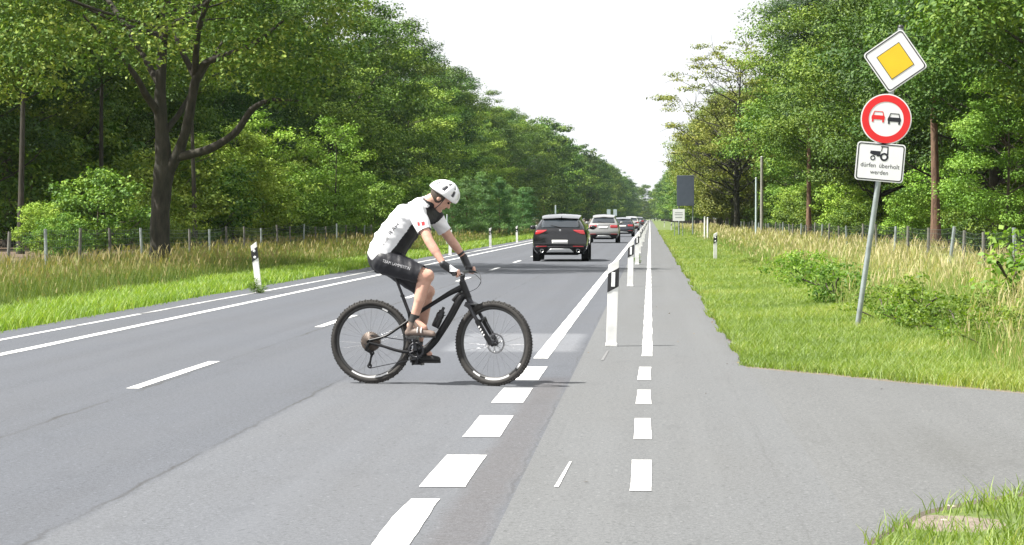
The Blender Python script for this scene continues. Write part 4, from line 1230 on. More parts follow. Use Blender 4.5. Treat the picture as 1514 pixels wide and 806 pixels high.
def make_car(name, paint, Wd, H, L, label, group, loc, rz=0.0, style=0, zoff=0.0):
    """rear bumper at y=0, nose at y=L, origin on the road under the rear"""
    car = empty(name, loc, rz); tag(car, label, 'car', group)
    w = Wd / 2; k = H / 1.6
    # section points: x share of half width, z ; index 0 sill .. 7 roof middle
    X0 = np.array([.84, .955, 1.0, .985, .93, .72, .64, 0.0]) * w
    Z0 = np.array([.24, .42, .70, .93, 1.08, 1.43, 1.555, 1.60]) * k
    st = []
    def S(y, xs=1.0, zs=None, yo=None, X=None):
        x = (X0 if X is None else X * w) * xs
        z = (Z0 if zs is None else np.array(zs) * k)
        yy = np.full(8, y) + (np.array(yo) if yo is not None else 0)
        st.append(np.stack([x, yy, z], -1))
    S(0.0, 1.0, [.30, .42, .62, .90, 1.09, 1.39, 1.43, 1.445], [.10, .03, .0, .10, .20, .58, .60, .55], X=np.array([.80, .93, .955, .91, .82, .655, .60, 0]))
    S(.28, 1.0, [.25, .42, .70, .93, 1.09, 1.42, 1.485, 1.51], [0, 0, 0, 0, .06, .52, .60, .60], X=np.array([.84, .955, .99, .96, .90, .70, .62, 0]))
    S(.95, 1.0, [.24, .42, .70, .93, 1.08, 1.43, 1.54, 1.575], [0, 0, 0, 0, 0, .25, .40, .40])
    S(1.7, 1.0, None, [0, 0, 0, 0, 0, .1, .2, .2]); S(2.4)
    S(L * .62, 1.0, [.24, .42, .70, .92, 1.05, 1.40, 1.52, 1.57], [0, 0, 0, 0, 0, -.15, -.3, -.35])
    S(L * .70, 1.0, [.24, .42, .70, .91, 1.02, 1.03, 1.05, 1.07], [0, 0, 0, 0, 0, .05, .05, .05], X=np.array([.84, .955, 1., .985, .92, .80, .70, 0]))
    S(L * .86, .985, [.24, .42, .68, .86, .95, .98, 1.0, 1.02], None, X=np.array([.84, .955, 1., .97, .88, .75, .6, 0]))
    S(L * .97, .93, [.24, .40, .60, .74, .80, .83, .85, .87], [0, 0, 0, 0, -.03, -.05, -.05, 0], X=np.array([.84, .95, .98, .93, .85, .72, .55, 0]))
    S(L, .84, [.26, .38, .52, .64, .70, .73, .75, .76], None, X=np.array([.84, .95, .98, .93, .85, .72, .55, 0]))
    st = np.array(st)                                     # (ns,8,3)
    us = np.linspace(0, len(st) - 1, 46)
    A = catmull(st, us)                                   # along the car
    vsm = np.linspace(0, 7, 29)
    B = np.stack([catmull(A[i], vsm) for i in range(len(A))])      # (nu, nv, 3)
    B[..., 0] = np.maximum(B[..., 0], 0)
    def surf(u, v):                                       # sample side surface
        a = catmull(st, [u])[0]; p = catmull(a, [v])[0]; return p
    mb = MB()
    nu, nv = B.shape[:2]
    for sgn in (1, -1):
        vv = B.reshape(-1, 3) * np.array([sgn, 1, 1])
        fs = [((i) * nv + j, (i + 1) * nv + j, (i + 1) * nv + j + 1, i * nv + j + 1) for i in range(nu - 1) for j in range(nv - 1)]
        mb.add(vv, fs if sgn < 0 else [f[::-1] for f in fs], 0, True)
    mb.add([(s * B[i, 0, 0], B[i, 0, 1], B[i, 0, 2]) for i in range(nu) for s in (-1, 1)], [(2 * i, 2 * i + 1, 2 * i + 3, 2 * i + 2) for i in range(nu - 1)], 1)
    # rear cap and nose: rows across from side to side, bowed outwards
    def rear(xf, v):
        p = catmull(st[0], [v])[0]
        bow = .10 * (1 - xf * xf)
        return np.array([p[0] * xf, p[1] - bow, p[2] + .012 * (1 - xf * xf)])
    xsn = np.linspace(-1, 1, 21); vr = np.linspace(0, 7, 43)
    g = [rear(x, v) for v in vr for x in xsn]
    mb.add(g, [(i * 21 + j, i * 21 + j + 1, (i + 1) * 21 + j + 1, (i + 1) * 21 + j) for i in range(42) for j in range(20)], 0, True)
    q = catmull(st[-1], np.linspace(0, 7, 15))
    g = [np.array([p[0] * x, p[1] + .08 * (1 - x * x), p[2]]) for p in q for x in xsn]
    mb.add(g, [(i * 21 + j, (i + 1) * 21 + j, (i + 1) * 21 + j + 1, i * 21 + j + 1) for i in range(14) for j in range(20)], 0, True)
    body = mb.build('body', [paint, m_trim], car)
    def vz(z):                                            # section parameter at a height on the rear face
        vs_t = np.linspace(0, 7, 200); zz = catmull(st[0], vs_t)[:, 2]
        return float(np.interp(z, zz, vs_t))
    def rpatch(poly, off, mat, nm, parent=car, n_=12):
        """patch on the rear face: poly gives (z, x left, x right) rows in metres, offset outward"""
        mb = MB(); rows = []
        for z, xl, xr in poly:
            v = vz(z * k); hwid = catmull(st[0], [v])[0][0]
            for x in np.linspace(xl * w, xr * w, n_):
                p = rear(max(-1, min(1, x / max(hwid, .05))), v); p = p + np.array([0, -off, off * .35 if z > 1.1 else 0]); rows.append(p)
        m_ = len(poly)
        # thick patch: back copy sunk into the body
        rows2 = [p + np.array([0, off + .02, 0]) for p in rows]
        mb.add(rows + rows2, [(i * n_ + j, i * n_ + j + 1, (i + 1) * n_ + j + 1, (i + 1) * n_ + j) for i in range(m_ - 1) for j in range(n_ - 1)], 0, True)
        o = len(rows)
        ed = [j for j in range(n_)] + [i * n_ + n_ - 1 for i in range(1, m_)] + [(m_ - 1) * n_ + j for j in range(n_ - 2, -1, -1)] + [i * n_ for i in range(m_ - 2, 0, -1)]
        mb2 = [(ed[i], o + ed[i], o + ed[(i + 1) % len(ed)], ed[(i + 1) % len(ed)]) for i in range(len(ed))]
        base = 0
        for f in mb2: mb.f.append(f); mb.mi.append(0); mb.sm.append(False)
        return mb.build(nm, mat, parent)
    rw = rpatch([(z, -a, a) for z, a in ((1.12, .70), (1.16, .70), (1.22, .69), (1.28, .67), (1.34, .655), (1.395, .62))], .006, m_glass, 'rear_window')
    rpatch([(1.405, -.62, .62), (1.425, -.63, .63), (1.44, -.63, .63)], .05, m_trim if style == 0 else paint, 'roof_spoiler')
    mb = MB(); wc = rear(.05, vz(1.13 * k)); we = rear(-.45, vz(1.19 * k))
    mb.tube([wc + np.array([0, -.03, 0]), we + np.array([0, -.03, .02])], [.016, .009], 6); mb.build('rear_wiper', m_trim, car)
    if style == 0:
        for s in (-1, 1):
            rows = [(.90, .83, .88), (.94, .70, .90), (.98, .58, .90), (1.02, .50, .90), (1.055, .46, .86)]
            rpatch([(z, min(s * a, s * b), max(s * a, s * b)) for z, a, b in rows], .012, m_red, 'tail_light')
    else:
        for s in (-1, 1):
            rows = [(.84, .46, .86), (.88, .42, .90), (.94, .42, .90), (1.0, .44, .87)]
            rpatch([(z, min(s * a, s * b), max(s * a, s * b)) for z, a, b in rows], .012, m_red, 'tail_light')
        rpatch([(1.0, -.42, .42), (1.025, -.42, .42)], .008, m_chrome, 'chrome_strip')
    zc = .65 if style == 0 else .86
    rpatch([(zc - .062, -.285, .285), (zc + .062, -.285, .285)], .014, m_plate, 'number_plate')
    rpatch([(.28, -.80, .80), (.34, -.82, .82), (.44, -.90, .90), (.50, -.91, .91)], .008, m_trim, 'lower_bumper')
    for s in (-1, 1):
        rpatch([(.485, min(s * .48, s * .84), max(s * .48, s * .84)), (.515, min(s * .46, s * .86), max(s * .46, s * .86))], .014, m_red, 'rear_reflector')
    rpatch([(.29, -.50, .50), (.33, -.46, .46), (.38, -.41, .41), (.425, -.34, .34)], .016, m_skid, 'diffuser')
    if style == 0:
        for s in (-1, 1):
            p = rear(s * .74, vz(.36 * k))
            mb = MB(); mb.lathe([(.062, -.05), (.062, .1), (.045, .1), (.045, -.045), (.062, -.05)], p + np.array([0, -.01, 0]), 'y', 20); mb.build('exhaust_pipe', m_chrome, car)
        p = rear(0, vz(1.03 * k))
        mb = MB(); mb.prism([(-.035, .03), (-.02, .055), (0, .045), (.02, .055), (.035, .03), (.02, -.025), (0, -.05), (-.02, -.025)], -.012, .01, lambda x, z, y: (p[0] + x, p[1] + y, p[2] + z))
        mb.build('badge', m_chrome, car)
    # side windows, door lines and mirrors
    for s in (-1, 1):
        for (u0, u1, nm) in ((1.25, 2.55, 'side_window'), (2.68, 4.05, 'side_window'), (4.15, 4.95, 'side_window')):
            mb = MB(); g = []
            for u in np.linspace(u0, u1, 9):
                for v in np.linspace(4.18, 4.95, 5):
                    p = surf(u, v); g.append((s * (p[0] + .005), p[1], p[2] + .002))
            fs = [(i * 5 + j, (i + 1) * 5 + j, (i + 1) * 5 + j + 1, i * 5 + j + 1) for i in range(8) for j in range(4)]
            mb.add(g, fs if s < 0 else [f[::-1] for f in fs], 0, True); mb.build(nm, m_glass, car)
        mb = MB(); pm = surf(4.7, 4.05)
        mb.ball((s * (w + .105), pm[1], 1.13 * k), (.115, .06, .075), 12); mb.box((s * (w + .0), pm[1] + .01, 1.09 * k), (.14, .05, .035)); mb.build('wing_mirror', paint, car)
    # windscreen
    mb = MB(); g = []
    for u in np.linspace(5.12, 5.9, 6):
        for xf in np.linspace(-1, 1, 13):
            p = surf(u, 6.0); c_ = surf(u, 7.0); t = abs(xf)
            pp = c_ * (1 - t) + p * t; g.append((xf * p[0], pp[1] + .006, pp[2] + .012))
    mb.add(g, [(i * 13 + j, i * 13 + j + 1, (i + 1) * 13 + j + 1, (i + 1) * 13 + j) for i in range(5) for j in range(12)], 0, True); mb.build('windscreen', m_glass, car)
    if style == 0:
        mb = MB(); mb.prism([(0, 0), (.16, 0), (.02, .07)], -.012, .012, lambda a, z, y: (y + .02, 1.0 + a, 1.59 * k + z)); mb.build('roof_antenna', m_trim, car)
    rw_ = .355
    for y in (.98, L - .92):
        for s in (-1, 1):
            mb = MB()
            tw = .125
            mb.lathe([(rw_ * .62, -tw), (rw_ * .93, -tw), (rw_, -tw * .75), (rw_, tw * .75), (rw_ * .93, tw), (rw_ * .62, tw)], (s * (w - .115), y, rw_), 'x', 36, 0)
            ty = mb.build('wheel', m_tyre, car)
            mb = MB()
            mb.lathe([(rw_ * .64, s * tw * .92), (rw_ * .6, s * tw * .6), (.07, s * tw * .75), (.0, s * tw * .8)], (s * (w - .115), y, rw_), 'x', 30, 0)
            for q in range(5):
                a = 2 * PI * q / 5
                mb.box((s * (w - .115 + tw * .8), y + math.cos(a) * rw_ * .33, rw_ + math.sin(a) * rw_ * .33), (.03, .06, rw_ * .56), Matrix.Rotation(a + PI / 2, 3, 'X'))
            mb.build('rim', m_rim, ty)
            mb = MB()
            k_ = 24
            mb.lathe([(rw_ * 1.16, s * .008), (rw_ * 1.16, s * -.03), (rw_ * .9, s * -.06)], (s * (w + .0), y, rw_), 'x', k_)
            mb.build('wheel_arch', m_trim, car)
    mb = MB(); mb.box((0, L * .5, .27), (Wd * .62, L * .8, .12)); mb.build('underbody', m_trim, car)
    return car
p_black = pbr('black_car_paint', (0.004, 0.004, 0.005), .2, 0, .05, 3, coat=1.0, spec=.3)
p_silver = pbr('silver_car_paint', (0.26, 0.26, 0.255), .3, .4, .03, 3, coat=1.0)
p_dkblue = pbr('dark_blue_car_paint', (0.014, 0.018, 0.03), .25, 0, .05, 3, coat=1.0)
p_white = pbr('pale_silver_car_paint', (0.42, 0.42, 0.42), .3, .3, .03, 3, coat=1.0)
p_grey = pbr('dark_grey_car_paint', (0.03, 0.033, 0.04), .25, .2, .05, 3, coat=1.0)
CG = 'cars driving away in the lane'
def car_at(px, py, *a, **k):
    g_ = G(px, py); return dict(loc=(float(g_[0]), float(g_[1]) - 0.65, 0.0))
make_car('parked_car'[:0] + 'suv_car', p_black, 1.87, 1.60, 4.6, 'black sport utility car with silver diffuser, nearest in the lane', CG, **car_at(829, 386.3), style=0)
make_car('suv_car', p_silver, 1.84, 1.66, 4.6, 'silver sport utility car following in front of the black car', CG, **car_at(892.5, 359.3), style=1)
make_car('hatchback_car', p_dkblue, 1.78, 1.50, 4.3, 'dark hatchback car half hidden behind the silver car', CG, **car_at(921, 350), style=1)
make_car('hatchback_car', p_white, 1.80, 1.62, 4.3, 'pale silver car beyond the dark hatchback', CG, **car_at(933.5, 341.5), style=1)
make_car('hatchback_car', p_grey, 1.84, 1.60, 4.4, 'dark grey car farthest ahead in the column', CG, **car_at(944.5, 335.3), style=1)

# ------------------------------------------------------------------ bicycle and rider
g_ = G(641, 568.6)
BO = np.array([float(g_[0]), float(g_[1]), 0.0])
TH = R(-10.0)
bx_, by_ = np.array([math.cos(TH), math.sin(TH), 0]), np.array([-math.sin(TH), math.cos(TH), 0])
BM = np.stack([bx_, by_, np.array([0, 0, 1.0])], 1)
CL = BM.T @ (CAM - BO)                       # camera in the bike's own axes
def lray(px, py): return BM.T @ ray(px, py)
def Lc(px, py, y=0.0):
    d = lray(px, py); return CL + d * ((y - CL[1]) / d[1])
bike = empty('mountain_bike', BO, TH)
tag(bike, 'black full suspension mountain bike ridden across the road', 'bicycle')
m_fr = pbr('matt_black_carbon', (0.006, 0.006, 0.007), .38, 0, .2, 10, coat=.12, spec=.35)
m_metal = pbr('bike_alloy', (0.42, 0.42, 0.43), .3, .95)
m_dm = pbr('bike_dark_metal', (0.06, 0.06, 0.065), .4, .8)
m_btyre = pbr('bike_tyre_rubber', (0.026, 0.024, 0.022), .8, 0, .35, 30)
m_spoke = pbr('spoke_steel', (0.35, 0.35, 0.36), .3, .9)
m_rimb = pbr('rim_grey', (0.05, 0.05, 0.05), .4, .4)
m_decal = pbr('rim_decal_white', (0.7, 0.7, 0.7), .4)
RW = .372
hubR = Lc(549, 508.5); hubF = Lc(733, 510.5)
hubR[1] = hubF[1] = 0; hubR[2] = hubF[2] = RW
def wheel(c, front):
    mb = MB()
    mb.torus((0, 0, 0), RW - .029, .029, 'y', 96, 14)
    # tread knobs
    for i in range(88):
        a = 2 * PI * i / 88
        for s in (-1, 0, 1):
            if s == 0 and i % 2: continue
            r = RW - .001 if s == 0 else RW - .009
            mb.box((r * math.cos(a), s * .019, r * math.sin(a)), (.011, .013, .011), Matrix.Rotation(-a, 3, 'Y'))
    wh = mb.build('tyre', m_btyre); 
    root = empty('wheel', tuple(c)); root.parent = bike
    wh.parent = root
    rr_ = RW - .058
    mb = MB(); mb.lathe([(rr_ + .010, -.016), (rr_ - .012, -.014), (rr_ - .018, 0), (rr_ - .012, .014), (rr_ + .010, .016)], (0, 0, 0), 'y', 96, 0, True)
    mb.build('rim', m_rimb, root)
    mb = MB()
    for a0, a1 in ((232, 246), (256, 300), (318, 328)) if front else ((236, 300), (60, 70)):
        n_ = 14
        for i in range(n_):
            a, b = R(a0 + (a1 - a0) * i / n_), R(a0 + (a1 - a0) * (i + 1) / n_)
            r0, r1 = rr_ - .008, rr_ + .008
            mb.add([(r * math.cos(t), -.0175, r * math.sin(t)) for t in (a, b) for r in (r0, r1)], [(0, 1, 3, 2)])
    mb.build('rim_decal', m_decal, root)
    mb = MB()
    for i in range(28):
        a = 2 * PI * i / 28; s = 1 if i % 2 else -1; tw = .55 if (i // 2) % 2 else -.55
        mb.tube([(.024 * math.cos(a + tw * 1.6), s * .028, .024 * math.sin(a + tw * 1.6)), ((rr_ - .012) * math.cos(a), s * .004, (rr_ - .012) * math.sin(a))], .0011, 4, cap=False)
    mb.build('spokes', m_spoke, root)
    mb = MB(); mb.lathe([(.008, -.062), (.018, -.05), (.027, -.034), (.016, -.02), (.016, .02), (.027, .034), (.018, .05), (.008, .062)], (0, 0, 0), 'y', 20)
    mb.build('hub', m_dm, root)
    # brake disc
    rd = .09 if front else .082
    yd_ = .036
    mb = MB(); mb.lathe([(rd, yd_ - .001), (rd, yd_ + .001), (rd - .016, yd_ + .001), (rd - .016, yd_ - .001)], (0, 0, 0), 'y', 48, 0, True)
    for i in range(6):
        a = 2 * PI * i / 6
        mb.tube([(.028 * math.cos(a), yd_, .028 * math.sin(a)), (.055 * math.cos(a + .35), yd_, .055 * math.sin(a + .35)), ((rd - .012) * math.cos(a + .15), yd_, (rd - .012) * math.sin(a + .15))], .0045, 6)
    mb.build('brake_disc', m_metal, root)
    return root
wf = wheel(hubF, True); wr = wheel(hubR, False)
BB = Lc(617.5, 517.5)
def path(pts, r, mb, n=12, sx=1.0, side=(0, 1, 0), k=5):
    pts = np.array(pts, float); m_ = len(pts)
    us = np.linspace(0, m_ - 1, (m_ - 1) * k + 1)
    q = catmull(pts, us); rr2 = np.interp(us, np.arange(m_), r) if not np.isscalar(r) else r
    mb.tube(q, rr2, n, 0, True, sx, side)
head_t, head_b = Lc(683.5, 417), Lc(692.5, 441)
mb = MB()
mb.tube([head_t, head_b], [.030, .033], 14)
path([Lc(686, 424), Lc(668, 432), Lc(648, 444), Lc(627, 457), Lc(611, 466)], [.031, .024, .019, .018, .022], mb, 12, .8)
path([Lc(690, 434), Lc(680, 443), Lc(665, 470), Lc(648, 497), Lc(640, 507), Lc(628, 517.5), BB], [.030, .034, .034, .032, .034, .036, .042], mb, 14, .85)
path([BB, Lc(613, 495), Lc(609, 478), Lc(605.5, 462)], [.036, .026, .024, .021], mb, 12)
path([Lc(683, 433), Lc(676, 438), Lc(670, 445)], [.022, .018, .02], mb, 10)
mb.build('frame', m_fr, bike)
mb = MB()
for s in (-1, 1):
    path([Lc(604.5, 474, s * .03) , Lc(590, 484, s * .045), Lc(570, 497, s * .058), hubR + np.array([0, s * .068, .012])], [.013, .012, .011, .012], mb, 8)
    path([Lc(611, 521, s * .04), Lc(590, 519, s * .055), Lc(568, 512.5, s * .062), hubR + np.array([0, s * .068, -.006])], [.017, .014, .012, .014], mb, 8)
    mb.lathe([(.020, -.006), (.020, .006), (.0, .006)], hubR + np.array([0, s * .072, 0]), 'y', 14)
mb.build('swing_arm', m_fr, bike)
mb = MB(); path([Lc(608, 474), Lc(622, 481), Lc(634, 492)], [.02, .022, .017], mb, 12); mb.build('rear_shock', m_dm, bike)
mb = MB(); mb.tube([Lc(606, 466), Lc(595, 437)], .0155, 12); mb.tube([Lc(595.5, 438), Lc(584, 408)], .0125, 12); mb.lathe([(.019, -.01), (.019, .01)], Lc(595, 437.5), 'z', 12); mb.build('seat_post', m_dm, bike)
# saddle
mb = MB()
sc0 = Lc(578, 400)
prof = [(-.13, .070, .022), (-.10, .073, .028), (-.04, .060, .028), (.03, .035, .026), (.09, .022, .022), (.135, .014, .012)]
vs = []
for x, hw, t in prof:
    for j in range(14):
        a = 2 * PI * j / 14; vs.append(sc0 + np.array([x, hw * math.cos(a), t * math.sin(a) + .004 * math.cos(x * 18)]))
mb.add(vs, [(i * 14 + j, i * 14 + (j + 1) % 14, (i + 1) * 14 + (j + 1) % 14, (i + 1) * 14 + j) for i in range(5) for j in range(14)] + [tuple(range(14))[::-1], tuple(range(70, 84))], 0, True)
sdl = mb.build('saddle', m_trim, bike)
mb = MB()
for s in (-1, 1): mb.tube([sc0 + np.array([-.09, s * .022, -.02]), sc0 + np.array([-.03, s * .022, -.045]), sc0 + np.array([.04, s * .02, -.04]), sc0 + np.array([.10, s * .008, -.01])], .0035, 6)
mb.build('saddle_rail', m_metal, sdl)
# fork
ax = head_b - head_t; ax /= np.linalg.norm(ax)
crown = Lc(697, 451)
mb = MB()
fdir = hubF - crown; fl = np.linalg.norm(fdir); fdir /= fl
ub = np.array([0, .062, 0])
for s in (-1, 1):
    mb.tube([crown + s * ub - fdir * .012, crown + s * ub + fdir * (fl * .5)], .0165, 12)
fk = None
mb.box(crown, (.06, .16, .042), Matrix.Rotation(.45, 3, 'Y')); mb.tube([head_b, crown], .026, 12)
fk = mb.build('fork', m_dm, bike, .004)
mb = MB()
for s in (-1, 1):
    mb.tube([crown + s * ub + fdir * (fl * .40), crown + s * ub + fdir * (fl * .7), hubF + s * ub + np.array([-.012, 0, .02]), hubF + s * ub + np.array([.0, 0, -.012])], [.024, .023, .022, .017], 14)
mb.tube([crown + ub + fdir * (fl * .43) + np.array([.02, 0, 0]), crown + fdir * (fl * .36) + np.array([.055, 0, .01]), crown - ub + fdir * (fl * .43) + np.array([.02, 0, 0])], [.014, .012, .014], 10)
mb.build('fork_lowers', m_fr, fk)
mb = MB()
for s in (-1,):
    for i in range(4):
        p = crown + s * ub + fdir * (fl * (.56 + .07 * i)) + np.array([-.004, -.0235, 0]); mb.box(p, (.012, .003, .018), Matrix.Rotation(.45, 3, 'Y'))
mb.build('fork_decal', m_decal, fk)
mb = MB(); mb.box(hubF + np.array([-.045, .05, .055]), (.03, .03, .06), Matrix.Rotation(.45, 3, 'Y')); mb.build('brake_caliper', m_dm, fk, .004)
ST = Matrix.Translation(Vector(crown)) @ Matrix.Rotation(R(-13), 4, 'Z') @ Matrix.Translation(-Vector(crown))
fk.matrix_local = ST
wf.location = ST @ Vector(hubF); wf.rotation_euler = (0, 0, R(-13))
# stem, bar
GN, GF = Lc(671, 405.5, -.37), Lc(699, 399.5, .37)            # grip ends near and far
barc = (GN + GF) / 2
mb = MB(); mb.tube([head_t + np.array([0, 0, .012]), barc + np.array([-.005, 0, -.004]), barc], [.022, .02, .022], 10); mb.lathe([(.024, -.02), (.026, .0), (.024, .012)], head_t, 'z', 12); mb.build('stem', m_dm, bike)
mb = MB()
bd_ = (GF - GN) / np.linalg.norm(GF - GN)
path([GN, GN + bd_ * .15, barc - bd_ * .05, barc + bd_ * .05, GF - bd_ * .15, GF], [.011, .011, .016, .016, .011, .011], mb, 10, 1.0, (0, 0, 1))
hb = mb.build('handlebar', m_dm, bike)
for e0, s in ((GN, 1), (GF, -1)):
    mb = MB(); mb.tube([e0 - bd_ * s * .004, e0 + bd_ * s * .13], .0165, 14); mb.lathe([(.019, -.004), (.019, .006)], e0, 'y', 14); mb.build('grip', m_pb, hb)
    mb = MB(); q = e0 + bd_ * s * .165
    mb.tube([q + np.array([.01, 0, 0]), q + np.array([.05, 0, -.005]), q + np.array([.058, -s * .05, -.015]), q + np.array([.05, -s * .13, -.02])], [.012, .010, .006, .005], 8)
    mb.build('brake_lever', m_dm, hb)
mb = MB()
for e0, s in ((GN, 1), (GF, -1)):
    q = e0 + bd_ * s * .18 + np.array([.05, 0, 0])
    path([q, q + np.array([.06, s * .06, .0]), Lc(711, 415, .08 * s), Lc(705, 426, 0.04 * s), Lc(693, 432, -.03 * s)], .0025, mb, 6)
mb.build('brake_hose', m_pb, bike)
# crankset
mb = MB(); mb.lathe([(.052, -.058), (.072, -.058), (.072, -.052), (.052, -.052)], BB, 'y', 36, 0, True)
for i in range(36):
    a = 2 * PI * i / 36; mb.box(BB + np.array([.0745 * math.cos(a), -.055, .0745 * math.sin(a)]), (.007, .004, .006), Matrix.Rotation(-a, 3, 'Y'))
for i in range(4):
    a = 2 * PI * i / 4 + .4; mb.tube([BB + np.array([.02 * math.cos(a), -.058, .02 * math.sin(a)]), BB + np.array([.06 * math.cos(a), -.056, .06 * math.sin(a)])], .009, 6)
cs = mb.build('chainring', m_dm, bike)
PN, PF = Lc(610, 500.5, -.125), Lc(618, 538, .13)
for pd_, s in ((PN, -1), (PF, 1)):
    mb = MB(); a0 = BB + np.array([0, s * .068, 0]); a1 = np.array([pd_[0], s * .088, pd_[2]])
    mb.tube([a0, (a0 + a1) / 2, a1], [.019, .013, .014], 10); mb.lathe([(.022, -.008), (.022, .008), (0, .008)], a0, 'y', 14); mb.build('crank_arm', m_dm, bike)
    mb = MB(); mb.box(pd_, (.09, .085, .014)); mb.tube([a1, pd_ + np.array([0, s * .04, 0])], .008, 8)
    for q in (-1, 1): mb.box(pd_ + np.array([q * .042, 0, 0]), (.01, .09, .022))
    mb.build('pedal', m_pb, bike, .002)
# cassette, derailleur, chain
mb = MB()
for i in range(9):
    r = .088 - .0075 * i; y = -.022 - .0042 * i
    mb.lathe([(r, y), (r, y - .0016), (r - .014, y - .0016), (r - .014, y)], hubR, 'y', 40, 0, True)
    for j in range(0, 30):
        a = 2 * PI * j / 30; mb.box(hubR + np.array([r * math.cos(a), y - .0008, r * math.sin(a)]), (.006, .0016, .006), Matrix.Rotation(-a, 3, 'Y'))
for q in range(4):
    a = q * PI / 2; mb.tube([hubR + np.array([.02 * math.cos(a), -.03, .02 * math.sin(a)]), hubR + np.array([.086 * math.cos(a), -.024, .086 * math.sin(a)])], .005, 6)
m_cass = pbr('cassette_steel', (0.14, 0.115, 0.10), .5, .8)
mb.build('cassette', m_cass, bike)
J1, J2 = Lc(550, 522, -.065), Lc(546.5, 541, -.05)
mb = MB(); mb.tube([hubR + np.array([0, -.075, -.01]), Lc(541, 517, -.085), J1], [.013, .016, .012], 8)
mb.tube([J1 + np.array([0, -.012, 0]), J2 + np.array([0, -.012, 0])], .0075, 8); mb.tube([J1 + np.array([0, .008, 0]), J2 + np.array([0, .008, 0])], .006, 8)
for j in (J1, J2): mb.lathe([(.010, -.006), (.022, -.003), (.022, .003), (.010, .006)], j, 'y', 14)
mb.build('rear_derailleur', m_fr, bike)
ych = -.055
rc = .060
mb = MB()
top = [np.array([hubR[0], -.045, hubR[2] + rc]), np.array([BB[0], ych, BB[2] + .074])]
bot = [np.array([BB[0], ych, BB[2] - .074]), J2 + np.array([.0, 0, -.022])]
def links(a, b):
    n_ = int(np.linalg.norm(b - a) / .0127)
    for i in range(n_):
        p = a + (b - a) * ((i + .5) / n_); an = math.atan2(b[2] - a[2], b[0] - a[0])
        mb.box(p, (.0115, .006 if i % 2 else .0045, .0075), Matrix.Rotation(-an, 3, 'Y'))
links(*top); links(*bot); links(J2 + np.array([-.02, 0, 0]), J1 + np.array([.018, 0, 0])); links(J1 + np.array([-.01, 0, .018]), np.array([hubR[0] - .055, -.045, hubR[2] - .02]))
mb.build('chain', m_dm, bike)
# bottle cage + bottle (the bottle is a thing of its own)
c0, c1 = Lc(644, 482), Lc(656, 455)
bdir = (c1 - c0) / np.linalg.norm(c1 - c0)
mb = MB()
for s in (-1, 1): mb.tube([Lc(648, 486), c0 + np.array([0, s * .04, 0]), c0 + bdir * .08 + np.array([0, s * .042, 0]), Lc(659, 466)], .004, 6)
mb.build('bottle_cage', m_pb, bike)
bt = empty('water_bottle', tuple(BM @ c0 + BO)); 
bt.rotation_euler = Vector(BM @ bdir).to_track_quat('Z', 'Y').to_euler()
tag(bt, 'black water bottle held on the down tube of the mountain bike', 'bottle')
m_bot = pbr('bottle_black', (0.02, 0.02, 0.022), .35)
mb = MB(); mb.lathe([(0, -.01), (.034, -.008), (.036, .0), (.036, .065), (.033, .075), (.036, .085), (.036, .115), (.026, .128)], (0, 0, 0), 'z', 24); mb.build('body', m_bot, bt)
mb = MB(); mb.lathe([(.028, .126), (.028, .145), (.014, .152), (.012, .165), (.014, .170), (.013, .182), (0, .184)], (0, 0, 0), 'z', 20); mb.build('cap', m_pb, bt)

# ---- rider: capsules and ellipsoids fused into one continuous skin
def capsule(mb, a, ra, b, rb, n=16, sx=1.0):
    a, b = np.array(a, float), np.array(b, float)
    t = b - a; L = np.linalg.norm(t); t /= L
    pts, rad = [], []
    for i in range(5): 
        q = PI / 2 * (1 - i / 4.0); pts.append(a - t * ra * math.sin(q) * .999); rad.append(max(ra * math.cos(q), ra * .02))
    for f in (.25, .5, .75): pts.append(a + t * L * f); rad.append(ra + (rb - ra) * f)
    for i in range(5):
        q = PI / 2 * i / 4.0; pts.append(b + t * rb * math.sin(q) * .999); rad.append(max(rb * math.cos(q), rb * .02))
    mb.tube(pts, rad, n, 0, True, sx, (0, 1, 0.01))
def fuse(name, mb, mats, voxel, smooth=6, parent=None, fac=.5):
    o = mb.build(name + '_raw', mats)
    r_ = o.modifiers.new('r', 'REMESH'); r_.mode = 'VOXEL'; r_.voxel_size = voxel; r_.use_smooth_shade = True
    s_ = o.modifiers.new('s', 'SMOOTH'); s_.iterations = smooth; s_.factor = fac
    dg = bpy.context.evaluated_depsgraph_get()
    me = bpy.data.meshes.new_from_object(o.evaluated_get(dg)); me.name = name
    bpy.data.objects.remove(o)
    me.materials.clear()
    for m in (mats if isinstance(mats, list) else [mats]): me.materials.append(m)
    for p in me.polygons: p.use_smooth = True; p.material_index = 0
    ob = bpy.data.objects.new(name, me); COL.objects.link(ob)
    if parent is not None: ob.parent = parent
    return ob
def skin_mat():
    m, nt, out = new_mat('skin')
    b = N(nt, 'ShaderNodeBsdfPrincipled'); tc = N(nt, 'ShaderNodeTexCoord')
    f = noise(nt, tc.outputs['Object'], 14.0, 4)
    c = ramp(nt, f, [(0.3, (0.50, 0.27, 0.20)), (0.7, (0.62, 0.38, 0.29))])
    nt.links.new(c, b.inputs['Base Color']); b.inputs['Roughness'].default_value = .5
    b.inputs['Subsurface Weight'].default_value = .12; b.inputs['Subsurface Radius'].default_value = (.02, .008, .004)
    nt.links.new(b.outputs[0], out.inputs[0]); return m
m_skin = skin_mat()
m_jw = pbr('jersey_white', (0.74, 0.74, 0.76), .75, 0, .04, 5, bumpd=.008)
m_jk = pbr('jersey_black', (0.010, 0.010, 0.012), .75, 0, .15, 6, bumpd=.008)
m_jr = pbr('jersey_red', (0.55, 0.03, 0.035), .7)
m_sh = pbr('shorts_black', (0.013, 0.0135, 0.018), .5, 0, .2, 8, bumpd=.005)
